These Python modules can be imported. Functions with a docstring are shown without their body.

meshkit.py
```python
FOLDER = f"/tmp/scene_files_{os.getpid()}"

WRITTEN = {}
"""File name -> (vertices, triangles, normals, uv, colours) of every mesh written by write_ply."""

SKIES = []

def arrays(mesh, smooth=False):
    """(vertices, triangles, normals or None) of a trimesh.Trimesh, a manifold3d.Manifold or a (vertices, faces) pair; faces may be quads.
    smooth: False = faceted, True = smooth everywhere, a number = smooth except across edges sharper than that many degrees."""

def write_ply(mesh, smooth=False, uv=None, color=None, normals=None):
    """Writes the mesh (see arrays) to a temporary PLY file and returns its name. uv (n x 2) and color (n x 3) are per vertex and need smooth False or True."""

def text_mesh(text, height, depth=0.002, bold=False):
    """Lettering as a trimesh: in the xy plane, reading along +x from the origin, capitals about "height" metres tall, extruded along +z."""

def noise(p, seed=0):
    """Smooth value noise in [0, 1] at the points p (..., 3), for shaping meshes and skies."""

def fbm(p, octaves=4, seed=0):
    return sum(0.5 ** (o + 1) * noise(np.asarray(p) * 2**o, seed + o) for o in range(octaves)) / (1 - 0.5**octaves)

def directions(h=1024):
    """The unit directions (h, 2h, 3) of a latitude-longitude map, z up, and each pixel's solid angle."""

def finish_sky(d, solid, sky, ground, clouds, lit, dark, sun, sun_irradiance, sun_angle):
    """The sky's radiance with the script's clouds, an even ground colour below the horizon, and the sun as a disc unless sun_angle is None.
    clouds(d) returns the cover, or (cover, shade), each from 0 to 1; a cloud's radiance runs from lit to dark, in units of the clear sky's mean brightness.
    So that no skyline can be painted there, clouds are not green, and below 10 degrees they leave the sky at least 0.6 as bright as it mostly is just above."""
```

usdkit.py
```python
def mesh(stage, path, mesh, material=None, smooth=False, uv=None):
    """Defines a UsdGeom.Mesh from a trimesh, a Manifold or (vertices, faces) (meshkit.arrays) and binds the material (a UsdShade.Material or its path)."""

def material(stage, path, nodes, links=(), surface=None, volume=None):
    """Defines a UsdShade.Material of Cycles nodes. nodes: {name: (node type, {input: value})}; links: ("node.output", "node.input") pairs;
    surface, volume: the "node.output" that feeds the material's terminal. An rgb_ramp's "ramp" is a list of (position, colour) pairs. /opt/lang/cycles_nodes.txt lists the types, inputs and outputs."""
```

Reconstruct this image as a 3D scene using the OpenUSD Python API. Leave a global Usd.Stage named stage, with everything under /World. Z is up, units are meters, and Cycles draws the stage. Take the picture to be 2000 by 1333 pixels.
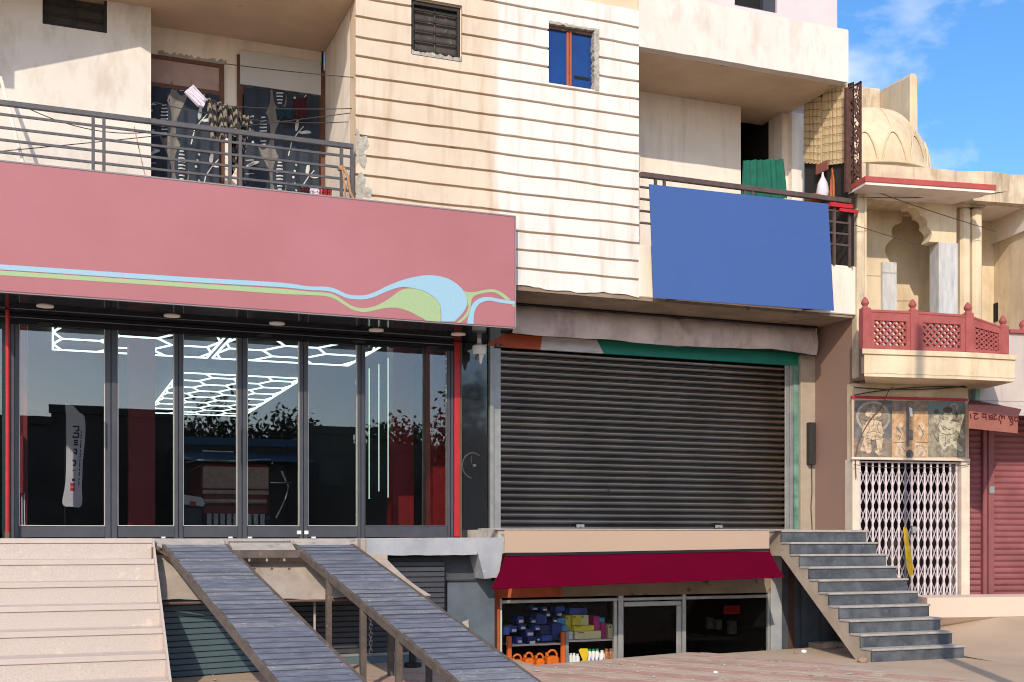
import math, random
import numpy as np, trimesh, shapely, usdkit, meshkit
import shapely.geometry as sg
from shapely import affinity
from shapely.ops import unary_union
from pxr import Usd, UsdGeom, UsdLux, UsdShade, Gf, Sdf, Vt

random.seed(7)
RNG = np.random.default_rng(7)
stage = Usd.Stage.CreateInMemory()
UsdGeom.SetStageUpAxis(stage, UsdGeom.Tokens.z)
UsdGeom.SetStageMetersPerUnit(stage, 1.0)
UsdGeom.Xform.Define(stage, '/World')
stage.SetDefaultPrim(stage.GetPrimAtPath('/World'))
UsdGeom.Scope.Define(stage, '/World/Looks')

# ------------------------------------------------------------ camera, sky, sun
# z = 0 is the photographer's eye level (also the level of the raised shop floors); the street lies 1.55 m lower
GROUND = -1.55
FPX, U0, V0, THETA = 2285.0, 1000.0, 1050.0, math.radians(21.5)
CAM = np.array([0.0, -15.0, 0.0])
RIGHT = np.array([math.cos(THETA), -math.sin(THETA), 0.0])
FWD = np.array([math.sin(THETA), math.cos(THETA), 0.0])
cam = UsdGeom.Camera.Define(stage, '/World/camera')
cam.CreateHorizontalApertureAttr(36.0)
cam.CreateVerticalApertureAttr(24.0)
cam.CreateFocalLengthAttr(36.0 * FPX / 2000)
cam.CreateVerticalApertureOffsetAttr(36.0 * (V0 - 666.5) / 2000)
cam.CreateClippingRangeAttr(Gf.Vec2f(0.1, 5000))
cam.CreateExposureAttr(0.0)
mm = np.eye(4)
mm[0, :3], mm[1, :3], mm[2, :3], mm[3, :3] = RIGHT, (0, 0, 1), -FWD, CAM
UsdGeom.Xformable(cam).AddTransformOp().Set(Gf.Matrix4d(*mm.ravel().tolist()))

SUN_AZ, SUN_EL = math.radians(28.0), math.radians(31.0)      # azimuth: degrees left of the facade's normal
SUN = np.array([-math.sin(SUN_AZ) * math.cos(SUN_EL), -math.cos(SUN_AZ) * math.cos(SUN_EL), math.sin(SUN_EL)])
sky_m = usdkit.material(stage, '/World/Looks/sky_air', {
    'co': ('texture_coordinate', {}),
    'sky': ('sky_texture', {'sky_type': 'single_scattering', 'sun_disc': False, 'sun_elevation': SUN_EL, 'sun_rotation': math.atan2(SUN[0], SUN[1]), 'air_density': 1.0, 'aerosol_density': 1.3, 'ozone_density': 4.0}),
    'map': ('mapping', {'scale': (2.2, 2.2, 4.6), 'location': (0.35, 0.1, 0.0)}),
    'n': ('noise_texture', {'scale': 2.3, 'detail': 7.0, 'roughness': 0.58}),
    'r': ('rgb_ramp', {'ramp': [(0.0, (0, 0, 0)), (0.45, (0, 0, 0)), (0.70, (0.75, 0.75, 0.75)), (1.0, (1, 1, 1))]}),
    'bw': ('rgb_to_bw', {}), 'hs': ('hsv', {'saturation': 1.2, 'value': 1.0}),
    'mix': ('mix_color', {'blend_type': 'mix', 'b': (6.0, 5.9, 6.2), 'use_clamp': False}),
    'bg': ('background_shader', {'strength': 0.15})},
    [('co.generated', 'map.vector'), ('map.vector', 'n.vector'), ('n.fac', 'r.fac'), ('r.color', 'bw.color'), ('bw.val', 'mix.fac'), ('sky.color', 'hs.color'), ('hs.color', 'mix.a'), ('mix.result', 'bg.color')], surface='bg.background')
dome = UsdLux.DomeLight.Define(stage, '/World/sky')
dome.CreateIntensityAttr(1.0)
UsdShade.MaterialBindingAPI.Apply(dome.GetPrim()).Bind(sky_m)
dome.GetPrim().SetCustomDataByKey('kind', 'structure')
sun = UsdLux.DistantLight.Define(stage, '/World/sun')
sun.CreateIntensityAttr(0.62)
sun.CreateAngleAttr(0.5)
sun.CreateNormalizeAttr(True)
sun.CreateColorAttr(Gf.Vec3f(1.0, 0.88, 0.72))
zx = SUN / np.linalg.norm(SUN)
xx = np.cross((0, 0, 1.0), zx); xx /= np.linalg.norm(xx)
yx = np.cross(zx, xx)
sm = np.eye(4); sm[0, :3], sm[1, :3], sm[2, :3] = xx, yx, zx
UsdGeom.Xformable(sun).AddTransformOp().Set(Gf.Matrix4d(*sm.ravel().tolist()))
EXPOSURE = 0.58
cam.GetExposureAttr().Set(EXPOSURE)

# ------------------------------------------------------------ from a point of the photograph to a point of a real plane
def ray(u, v):
    return RIGHT * ((u - U0) / FPX) + FWD + np.array([0, 0, (V0 - v) / FPX])
def W(u, v, y):
    r = ray(u, v); return CAM + r * ((y - CAM[1]) / r[1])
def Wx(u, v, x):
    r = ray(u, v); return CAM + r * ((x - CAM[0]) / r[0])
def Wz(u, v, z):
    r = ray(u, v); return CAM + r * (z / r[2])
def X(u, y): return float(W(u, 900, y)[0])
def Z(u, v, y): return float(W(u, v, y)[2])

class Frame:
    "a building's own axes: a along its front, b inwards, z up"
    def __init__(self, o, deg):
        self.o, self.d = np.array([o[0], o[1], 0.0]), deg
        c, s = math.cos(math.radians(deg)), math.sin(math.radians(deg))
        self.R = np.array([[c, -s, 0], [s, c, 0], [0, 0, 1.0]])
    def P(self, u, v, b):
        r, c = self.R.T @ ray(u, v), self.R.T @ (CAM - self.o)
        return c + r * ((b - c[1]) / r[1])
    def A(self, u, b): return float(self.P(u, 900, b)[0])
    def Z(self, u, v, b): return float(self.P(u, v, b)[2])
    def w(self, m):
        m = m.copy(); m.vertices = m.vertices @ self.R.T + self.o; return m

# ------------------------------------------------------------ things and parts
made = {}
def numbered(path):
    k = made.get(path, 0); made[path] = k + 1
    return path if k == 0 else f'{path}_{k:03d}'
inv = {}
def tag(p, label=None, cat=None, group=None, kind=None):
    for k, t in (('label', label), ('category', cat), ('group', group), ('kind', kind)):
        if t: p.SetCustomDataByKey(k, t)
    return p
def thing(name, label, cat, loc=(0, 0, 0), rz=0.0, group=None):
    x = UsdGeom.Xform.Define(stage, numbered('/World/' + name))
    x.AddTranslateOp().Set(Gf.Vec3d(*map(float, loc)))
    x.AddRotateZOp().Set(float(rz))
    c, s = math.cos(math.radians(rz)), math.sin(math.radians(rz))
    inv[str(x.GetPath())] = (np.array(loc, float), np.array([[c, -s, 0], [s, c, 0], [0, 0, 1.0]]))
    return tag(x.GetPrim(), label, cat, group)
def put(name, m, mat, parent=None, label=None, cat=None, group=None, kind=None, smooth=False):
    "one Mesh prim; the mesh is given in world coordinates"
    m = cat_(m)
    if parent is None:
        path = numbered('/World/' + name)
    else:
        path = numbered(f'{parent.GetPath()}/{name}')
        root = '/'.join(str(parent.GetPath()).split('/')[:3])
        if root in inv:
            o, R = inv[root]
            m = m.copy(); m.vertices = (m.vertices - o) @ R
    pr = usdkit.mesh(stage, path, m, MAT[mat], smooth=smooth).GetPrim()
    return tag(pr, label, cat, group, kind)
def dup(root, loc, rz=0.0, label=None, group=None):
    was = root.GetCustomData()
    r = thing(root.GetName().rstrip('0123456789').rstrip('_'), label or was['label'], was['category'], loc, rz, group or was.get('group'))
    r.GetReferences().AddInternalReference(root.GetPath()); r.SetInstanceable(True)
    return r
def structure(name, m, mat, **k):
    return put(name, m, mat, kind=k.pop('kind', 'structure'), **k)

# ------------------------------------------------------------ shapes
def cat_(m):
    return trimesh.util.concatenate(list(m)) if isinstance(m, (list, tuple)) else m
def box(x0, x1, y0, y1, z0, z1, c=0.0):
    x0, x1 = sorted((x0, x1)); y0, y1 = sorted((y0, y1)); z0, z1 = sorted((z0, z1))
    if c <= 0:
        m = trimesh.creation.box((x1 - x0, y1 - y0, z1 - z0))
        m.apply_translation(((x0 + x1) / 2, (y0 + y1) / 2, (z0 + z1) / 2)); return m
    c = min(c, (x1 - x0) * .45, (y1 - y0) * .45, (z1 - z0) * .45)
    pts = []
    for i in (0, 1):
        for j in (0, 1):
            for k in (0, 1):
                p = np.array([(x0, x1)[i], (y0, y1)[j], (z0, z1)[k]]); s = np.array([1 - 2 * i, 1 - 2 * j, 1 - 2 * k])
                for a in range(3):
                    q = p + c * s; q[a] = p[a]; pts.append(q)
    return trimesh.convex.convex_hull(np.array(pts))
def hull(pts): return trimesh.convex.convex_hull(np.array(pts, float))
def polys(p): return [g for g in getattr(p, 'geoms', [p]) if g.geom_type == 'Polygon' and g.area > 1e-7]
def slab(poly, y0, y1):
    "polygon in the (x, z) plane, given depth from y0 to y1"
    out = []
    for g in polys(poly):
        m = trimesh.creation.extrude_polygon(g, abs(y1 - y0), engine='earcut')
        v = m.vertices.copy()
        m.vertices = np.stack([v[:, 0], max(y0, y1) - v[:, 2], v[:, 1]], 1)
        out.append(m)
    return cat_(out)
def slab_x(poly, x0, x1):
    "polygon in the (y, z) plane, from x0 to x1"
    out = []
    for g in polys(poly):
        m = trimesh.creation.extrude_polygon(g, abs(x1 - x0), engine='earcut')
        v = m.vertices.copy()
        m.vertices = np.stack([min(x0, x1) + v[:, 2], v[:, 0], v[:, 1]], 1)
        out.append(m)
    return cat_(out)
def slab_z(poly, z0, z1):
    out = []
    for g in polys(poly):
        m = trimesh.creation.extrude_polygon(g, abs(z1 - z0), engine='earcut'); m.apply_translation((0, 0, min(z0, z1))); out.append(m)
    return cat_(out)
def rect(x0, x1, z0, z1): return sg.box(min(x0, x1), min(z0, z1), max(x0, x1), max(z0, z1))
def tube(pts, r, sides=6, closed=False):
    p = np.array(pts, float); n = len(p)
    t = np.gradient(p, axis=0); t /= np.linalg.norm(t, axis=1, keepdims=True) + 1e-12
    a = np.cross(t, np.where(np.abs(t[:, 2:]) < .9, [0, 0, 1.0], [1.0, 0, 0])); a /= np.linalg.norm(a, axis=1, keepdims=True) + 1e-12
    b = np.cross(t, a); g = np.arange(sides) * 2 * np.pi / sides
    rr = np.broadcast_to(r, (n,))[:, None, None]
    v = p[:, None] + rr * (np.cos(g)[None, :, None] * a[:, None] + np.sin(g)[None, :, None] * b[:, None])
    f = []
    for i in range(n - 1):
        for j in range(sides):
            k = (j + 1) % sides
            f += [[i * sides + j, (i + 1) * sides + j, (i + 1) * sides + k], [i * sides + j, (i + 1) * sides + k, i * sides + k]]
    v = v.reshape(-1, 3)
    c0, c1 = len(v), len(v) + 1
    v = np.vstack([v, p[0], p[-1]])
    for j in range(sides):
        k = (j + 1) % sides
        f += [[c0, j, k], [c1, (n - 1) * sides + k, (n - 1) * sides + j]]
    m = trimesh.Trimesh(v, f, process=False); m.fix_normals(); return m
def beam(p, q, w, h, up=(0, 0, 1.0)):
    "square bar from p to q, w wide, h high"
    p, q = np.array(p, float), np.array(q, float); t = q - p; L = np.linalg.norm(t); t /= L
    s = np.cross(t, up); s /= np.linalg.norm(s); n = np.cross(s, t)
    return hull([e + a * s * w / 2 + b * n * h / 2 for e in (p, q) for a in (-1, 1) for b in (-1, 1)])
def lathe(prof, n=20, loc=(0, 0, 0)):
    m = trimesh.creation.revolve(np.array(prof, float), sections=n); m.apply_translation(loc); return m
def disc(loc, r, h, n=20):
    m = trimesh.creation.cylinder(r, h, sections=n); m.apply_translation(loc); return m
def wire(p, q, sag, r=.004, n=14, sides=4):
    p, q = np.array(p, float), np.array(q, float); t = np.linspace(0, 1, n)[:, None]
    c = p + (q - p) * t; c[:, 2] -= (4 * sag * t * (1 - t))[:, 0]
    return tube(c, r, sides)
def sheet(P, thick=0.004):
    "P: grid (n, m, 3) of points as a thin two-sided sheet"
    P = np.array(P, float); n, m = P.shape[:2]
    du, dv = np.gradient(P, axis=0), np.gradient(P, axis=1)
    N = np.cross(du, dv); N /= np.linalg.norm(N, axis=2, keepdims=True) + 1e-12
    A, B = (P + N * thick / 2).reshape(-1, 3), (P - N * thick / 2).reshape(-1, 3)
    k = n * m; f = []
    for i in range(n - 1):
        for j in range(m - 1):
            a, b, c, d = i * m + j, (i + 1) * m + j, (i + 1) * m + j + 1, i * m + j + 1
            f += [[a, b, c], [a, c, d], [k + a, k + c, k + b], [k + a, k + d, k + c]]
    edge = [(i, 0) for i in range(n)] + [(n - 1, j) for j in range(1, m)] + [(i, m - 1) for i in range(n - 2, -1, -1)] + [(0, j) for j in range(m - 2, 0, -1)]
    ids = [i * m + j for i, j in edge]
    for a, b in zip(ids, ids[1:] + ids[:1]):
        f += [[a, k + a, k + b], [a, k + b, b]]
    t = trimesh.Trimesh(np.vstack([A, B]), f, process=False); t.fix_normals(); return t
def wob(x, amp, scale, seed=0):
    return amp * 2 * (meshkit.fbm(np.stack([np.asarray(x) * scale, np.full(np.shape(x), seed * 7.3), np.zeros(np.shape(x))], -1), 3, seed) - .5)

# ------------------------------------------------------------ materials
MAT = {}
def lin(c):
    "an sRGB triple 0-255 as linear"
    c = np.array(c, float) / 255; return tuple(np.where(c <= .04045, c / 12.92, ((c + .055) / 1.055) ** 2.4))
def mat(name, c, c2=None, rough=.8, nscale=2.0, bump=0.0, bscale=40.0, metallic=0.0, spec=.4, streak=None, sscale=(5, 5, .6), spots=None, stretch=None, coat=0.0, lo=.35, hi=.65, glow=None):
    c2 = c2 or tuple(x * .82 for x in c)
    nodes = {'g': ('geometry', {}), 'n': ('noise_texture', {'scale': nscale, 'detail': 8.0, 'roughness': .6}),
             'r': ('rgb_ramp', {'ramp': [(0, c2), (lo, c2), (hi, c), (1, c)]}),
             'p': ('principled_bsdf', {'roughness': rough, 'metallic': metallic, 'specular_ior_level': spec, 'coat_weight': coat})}
    links = [('n.fac', 'r.fac')]
    if stretch:
        nodes['mp'] = ('mapping', {'scale': stretch}); links += [('g.position', 'mp.vector'), ('mp.vector', 'n.vector')]
    else:
        links += [('g.position', 'n.vector')]
    col = 'r.color'
    if streak:
        nodes['sm'] = ('mapping', {'scale': sscale}); nodes['sn'] = ('noise_texture', {'scale': 1.0, 'detail': 6.0, 'roughness': .65})
        nodes['sr'] = ('rgb_ramp', {'ramp': [(0, (1, 1, 1)), (.5, (1, 1, 1)), (.72, streak), (1, streak)]})
        nodes['sx'] = ('mix_color', {'blend_type': 'multiply', 'fac': 1.0})
        links += [('g.position', 'sm.vector'), ('sm.vector', 'sn.vector'), ('sn.fac', 'sr.fac'), (col, 'sx.a'), ('sr.color', 'sx.b')]; col = 'sx.result'
    if spots:
        nodes['pn'] = ('noise_texture', {'scale': spots[1], 'detail': 3.0, 'roughness': .7})
        nodes['pr'] = ('rgb_ramp', {'ramp': [(0, (0, 0, 0)), (spots[2], (0, 0, 0)), (spots[2] + .07, (1, 1, 1)), (1, (1, 1, 1))]})
        nodes['pb'] = ('rgb_to_bw', {}); nodes['px'] = ('mix_color', {'blend_type': 'mix', 'b': spots[0]})
        links += [('g.position', 'pn.vector'), ('pn.fac', 'pr.fac'), ('pr.color', 'pb.color'), ('pb.val', 'px.fac'), (col, 'px.a')]; col = 'px.result'
    links.append((col, 'p.base_color'))
    if glow:
        nodes['p'][1].update({'emission_color': glow[0], 'emission_strength': glow[1]})
    if bump:
        nodes['bn'] = ('noise_texture', {'scale': bscale, 'detail': 5.0, 'roughness': .6}); nodes['b'] = ('bump', {'strength': min(1.0, bump * 10), 'distance': bump * .2})
        links += [('mp.vector' if stretch else 'g.position', 'bn.vector'), ('bn.fac', 'b.height'), ('b.normal', 'p.normal')]
    MAT[name] = usdkit.material(stage, '/World/Looks/' + name, nodes, links, surface='p.BSDF')
def glass(name, tint=(1, 1, 1), refl=.10, ior=1.5, gcol=(1, 1, 1), rough=0.0):
    MAT[name] = usdkit.material(stage, '/World/Looks/' + name, {
        't': ('transparent_bsdf', {'color': tint}), 'g': ('glossy_bsdf', {'roughness': rough, 'color': gcol}), 'f': ('fresnel', {'IOR': ior}),
        'a': ('math', {'math_type': 'add', 'value2': refl}), 'm': ('mix_closure', {})},
        [('f.fac', 'a.value1'), ('a.value', 'm.fac'), ('t.BSDF', 'm.closure1'), ('g.BSDF', 'm.closure2')], surface='m.closure')
def emit(name, c, s):
    MAT[name] = usdkit.material(stage, '/World/Looks/' + name, {'e': ('emission', {'color': c, 'strength': s})}, [], surface='e.emission')

mat('parapet_plaster', (.70, .655, .60), (.60, .555, .50), rough=.9, nscale=1.1, bump=.02, bscale=25, streak=(.80, .76, .71), sscale=(4, 4, 1.5))
mat('cream_plaster', (.76, .68, .58), (.68, .60, .50), rough=.9, nscale=1.3, bump=.02, bscale=25, streak=(.80, .76, .70))
mat('side_plaster', (.80, .71, .62), (.73, .64, .55), rough=.9, nscale=1.6, bump=.02, bscale=25, streak=(.82, .80, .76))
mat('shop_plaster', (.50, .44, .41), (.43, .37, .345), rough=.9, nscale=1.6, bump=.01, bscale=25, streak=(.8, .76, .72))
mat('pinkish_plaster', (.66, .58, .58), (.58, .50, .52), rough=.9, nscale=1.3, bump=.01, bscale=25)
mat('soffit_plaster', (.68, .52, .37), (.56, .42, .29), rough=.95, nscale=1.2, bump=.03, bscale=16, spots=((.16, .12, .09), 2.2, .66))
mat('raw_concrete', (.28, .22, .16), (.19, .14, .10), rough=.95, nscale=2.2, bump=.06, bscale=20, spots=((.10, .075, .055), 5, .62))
mat('grey_concrete', (.36, .37, .39), (.26, .27, .29), rough=.9, nscale=2.5, bump=.03, bscale=30, spots=((.52, .52, .52), 8, .68))
mat('dark_concrete', (.075, .085, .10), (.045, .052, .062), rough=.9, nscale=2.5, bump=.03, bscale=30)
mat('blue_wall', (.11, .14, .17), (.07, .09, .115), rough=.85, nscale=2.0, bump=.02, bscale=20)
mat('tan_concrete', (.38, .31, .24), (.30, .24, .185), rough=.93, nscale=3, bump=.04, bscale=30, spots=((.22, .17, .13), 7, .66))
mat('brown_wall', (.25, .155, .12), (.24, .148, .114), rough=.9, nscale=.8, bump=.004, bscale=60)
mat('beige_fascia', (.41, .30, .215), (.40, .29, .21), rough=.85, nscale=1.2, bump=.004, bscale=60)
mat('maroon_canvas', (.098, .0005, .0135), (.086, .0005, .0115), rough=.8, nscale=1.6, bump=.01, bscale=120, spec=.03)
mat('blue_sign', (.043, .095, .275), (.041, .091, .265), rough=.6, nscale=1.0, bump=.003, bscale=80, spec=.3)
mat('pink_sign', (.37, .145, .165), (.335, .125, .14), rough=.62, nscale=.55, bump=.006, bscale=5, spec=.35, spots=((.52, .30, .30), 26, .79))
mat('sign_edge', (.25, .22, .23), rough=.5)
mat('sign_blue_print', (.27, .45, .56), (.25, .42, .53), rough=.5, nscale=30)
mat('sign_green_print', (.31, .42, .22), (.285, .39, .20), rough=.5, nscale=30)
mat('black_gloss', (.012, .012, .014), (.009, .009, .011), rough=.06, spec=.5, nscale=2)
mat('black_granite', (.016, .017, .019), (.008, .008, .009), rough=.04, nscale=60, spec=1.0)
mat('door_metal', (.055, .058, .070), (.042, .045, .055), rough=.42, nscale=5, bump=.003, bscale=50, spots=((.11, .11, .115), 18, .72))
mat('black_metal', (.010, .010, .012), rough=.3)
mat('edge_trim', (.42, .40, .36), rough=.45, metallic=.6)
mat('red_paint', (.42, .018, .020), (.34, .014, .016), rough=.4, nscale=6)
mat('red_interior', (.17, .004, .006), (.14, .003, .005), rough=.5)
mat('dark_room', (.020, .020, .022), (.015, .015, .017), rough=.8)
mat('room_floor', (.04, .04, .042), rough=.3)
mat('white_plastic', (.72, .72, .70), rough=.4)
mat('lamp_face', (.88, .80, .74), (.86, .78, .72), rough=.4)
mat('shutter_steel', (.285, .255, .225), (.21, .185, .16), rough=.24, metallic=1.0, nscale=1.3, bump=.004, bscale=30, spots=((.16, .12, .095), 4.0, .68))
mat('shutter_guide', (.34, .34, .33), (.26, .26, .25), rough=.45, metallic=.5, nscale=5)
mat('housing_tin', (.56, .47, .44), (.40, .33, .31), rough=.62, nscale=2.4, metallic=.0, bump=.03, bscale=7, streak=(.66, .62, .60), sscale=(4, 4, 1.2))
mat('orange_paint', (.42, .075, .022), (.36, .06, .018), rough=.6, nscale=4, streak=(.7, .7, .7), sscale=(2, 2, 30))
mat('white_paint', (.52, .50, .49), (.44, .42, .42), rough=.6, nscale=4, streak=(.6, .6, .6), sscale=(2, 2, 30))
mat('green_worn', (.19, .29, .245), (.05, .15, .115), rough=.7, nscale=5)
mat('green_paint', (.005, .17, .12), (.004, .14, .10), rough=.55, nscale=4)
mat('rail_grey', (.085, .082, .088), (.06, .058, .062), rough=.5, nscale=8)
mat('rail_brown', (.10, .065, .055), (.07, .045, .038), rough=.55, nscale=8)
mat('rust_iron', (.10, .040, .026), (.055, .022, .016), rough=.8, nscale=14, bump=.03, bscale=60)
mat('wood_frame', (.15, .06, .035), (.10, .04, .024), rough=.6, nscale=8, stretch=(6, 6, .8))
mat('orange_wood', (.36, .10, .045), (.28, .075, .035), rough=.55, nscale=8, stretch=(8, 8, .6))
mat('transom_pink', (.44, .30, .27), (.36, .24, .21), rough=.85, nscale=4, spots=((.2, .13, .1), 6, .64))
mat('white_board', (.55, .54, .54), (.50, .49, .49), rough=.8, nscale=1.2)
mat('hall_dark', (.055, .045, .042), (.03, .026, .025), rough=.9, nscale=3)
mat('carton_navy', (.008, .02, .11), rough=.5)
mat('carton_royal', (.02, .06, .30), (.015, .045, .24), rough=.45, nscale=14)
mat('dark_void', (.012, .011, .011), rough=.95)
mat('curtain_navy', (.030, .040, .060), (.022, .030, .047), rough=.9, nscale=8, bump=.01, bscale=200)
mat('curtain_taupe', (.20, .185, .17), (.15, .14, .13), rough=.9, nscale=10)
mat('curtain_white', (.55, .56, .57), rough=.9, nscale=10)
mat('cloth_white', (.74, .68, .74), (.62, .56, .64), rough=.9, nscale=9)
mat('cloth_teal', (.006, .028, .042), rough=.9)
mat('cloth_maroon', (.055, .006, .012), rough=.9)
mat('cloth_green', (.006, .105, .065), (.004, .08, .05), rough=.9, nscale=6, bump=.01, bscale=90)
mat('cloth_orange', (.52, .14, .04), rough=.8)
mat('wire_dark', (.06, .055, .055), rough=.7)
mat('rope_tan', (.42, .24, .12), rough=.9)
mat('window_blue', (.012, .050, .20), (.009, .035, .15), rough=.10, nscale=2.0, spots=((.28, .34, .45), 9, .74), spec=.5)
mat('grille_dark', (.030, .027, .025), (.02, .018, .017), rough=.8, nscale=20)
mat('mesh_dark', (.075, .062, .052), (.045, .037, .032), rough=.85, nscale=7, spots=((.14, .12, .10), 12, .62))
mat('broken_plaster', (.46, .43, .38), (.28, .25, .21), rough=.95, nscale=16, bump=.08, bscale=40)
mat('bamboo', (.72, .56, .34), (.56, .42, .23), rough=.7, nscale=20, stretch=(20, 20, .6))
mat('bamboo_string', (.10, .07, .045), rough=.9)
mat('granite_pink', (.50, .43, .385), (.41, .345, .305), rough=.65, nscale=70, spots=((.53, .45, .39), 5, .62), bump=.006, bscale=120)
mat('granite_edge', (.50, .42, .375), (.46, .385, .345), rough=.45, nscale=5)
mat('ramp_steel', (.165, .180, .225), (.090, .100, .133), rough=.65, nscale=5, spots=((.33, .335, .35), 22, .66), bump=.05, bscale=45, stretch=(1, 2.6, 2.6))
mat('ramp_worn', (.215, .225, .255), (.115, .122, .148), rough=.62, nscale=6, spots=((.36, .36, .365), 18, .62), bump=.05, bscale=45, stretch=(1, 2.6, 2.6))
mat('ramp_beam', (.115, .09, .075), (.07, .055, .047), rough=.75, nscale=8, bump=.02, bscale=50, spots=((.17, .15, .10), 14, .62))
mat('ramp_lip', (.40, .36, .31), (.30, .275, .26), rough=.9, nscale=7, bump=.03, bscale=40, spots=((.20, .20, .22), 5, .60))
mat('canopy_sheet', (.40, .34, .29), (.32, .265, .22), rough=.85, nscale=3, streak=(.80, .78, .76), sscale=(6, 1, 3))
mat('slate_shutter', (.085, .128, .150), (.075, .115, .135), rough=.5, nscale=3)
mat('dark_shutter', (.055, .058, .072), (.042, .045, .055), rough=.5, nscale=4)
mat('slate_stone', (.105, .112, .124), (.048, .053, .063), rough=.65, nscale=5, lo=.40, hi=.68, spots=((.17, .175, .18), 14, .66), bump=.01, bscale=80)
mat('tread_dust', (.37, .34, .31), (.27, .25, .23), rough=.85, nscale=9)
mat('alu_frame', (.42, .41, .39), (.34, .33, .315), rough=.4, metallic=.5, nscale=8)
mat('shop_orange', (.50, .11, .04), (.40, .085, .03), rough=.7, nscale=5, streak=(.75, .7, .66))
mat('shelf_white', (.55, .52, .50), rough=.6)
mat('rack_orange', (.70, .13, .02), rough=.5)
mat('jug_orange', (.72, .17, .02), (.6, .13, .015), rough=.35, nscale=5)
mat('carton_blue', (.012, .035, .20), (.010, .028, .15), rough=.5, nscale=9)
mat('carton_sky', (.05, .30, .50), rough=.5)
mat('carton_yellow', (.60, .50, .03), (.52, .43, .03), rough=.5)
mat('carton_cream', (.62, .56, .30), rough=.5)
mat('carton_magenta', (.40, .03, .16), rough=.5)
mat('label_white', (.7, .7, .72), rough=.5)
mat('bottle_white', (.75, .76, .74), rough=.35)
mat('bottle_green', (.02, .28, .12), rough=.4)
mat('bottle_blue', (.05, .12, .45), rough=.4)
mat('bottle_yellow', (.75, .52, .02), rough=.4)
mat('jar_amber', (.36, .16, .06), (.26, .10, .04), rough=.3, nscale=30)
mat('red_strip', (.40, .02, .03), rough=.5)
mat('temple_cream', (.69, .56, .385), (.54, .43, .29), rough=.9, nscale=1.8, bump=.02, bscale=25, streak=(.80, .76, .70))
mat('temple_stain', (.64, .525, .37), (.44, .355, .25), rough=.95, nscale=3, bump=.03, bscale=25, streak=(.50, .46, .40), sscale=(7, 7, .8))
mat('marble', (.55, .535, .51), (.42, .415, .41), rough=.45, nscale=4, stretch=(5, 5, 1), streak=(.72, .72, .74), sscale=(9, 9, 1.2))
mat('jali_red', (.35, .085, .078), (.27, .062, .058), rough=.7, nscale=6, bump=.01, bscale=60)
mat('eave_red', (.40, .072, .062), (.33, .06, .052), rough=.7, nscale=4, spots=((.60, .42, .36), 9, .72))
mat('gate_white', (.62, .54, .55), (.54, .46, .48), rough=.6, nscale=6)
mat('gate_post', (.64, .54, .43), rough=.8, nscale=4)
mat('mural_frame', (.56, .38, .28), rough=.8, nscale=6)
mat('mural_night', (.15, .145, .14), (.075, .078, .082), rough=.8, nscale=9)
mat('mural_sky', (.10, .165, .19), (.16, .16, .14), rough=.8, nscale=9)
mat('mural_sand', (.54, .35, .19), (.34, .20, .11), rough=.8, nscale=12)
mat('mural_earth', (.26, .20, .155), (.12, .10, .085), rough=.8, nscale=12)
mat('mural_skin', (.54, .41, .28), (.24, .18, .125), rough=.8, nscale=16, lo=.36, hi=.56)
mat('mural_halo', (.36, .32, .25), (.20, .18, .15), rough=.8, nscale=20)
mat('mural_green', (.30, .265, .19), (.12, .115, .09), rough=.8, nscale=14)
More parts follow.
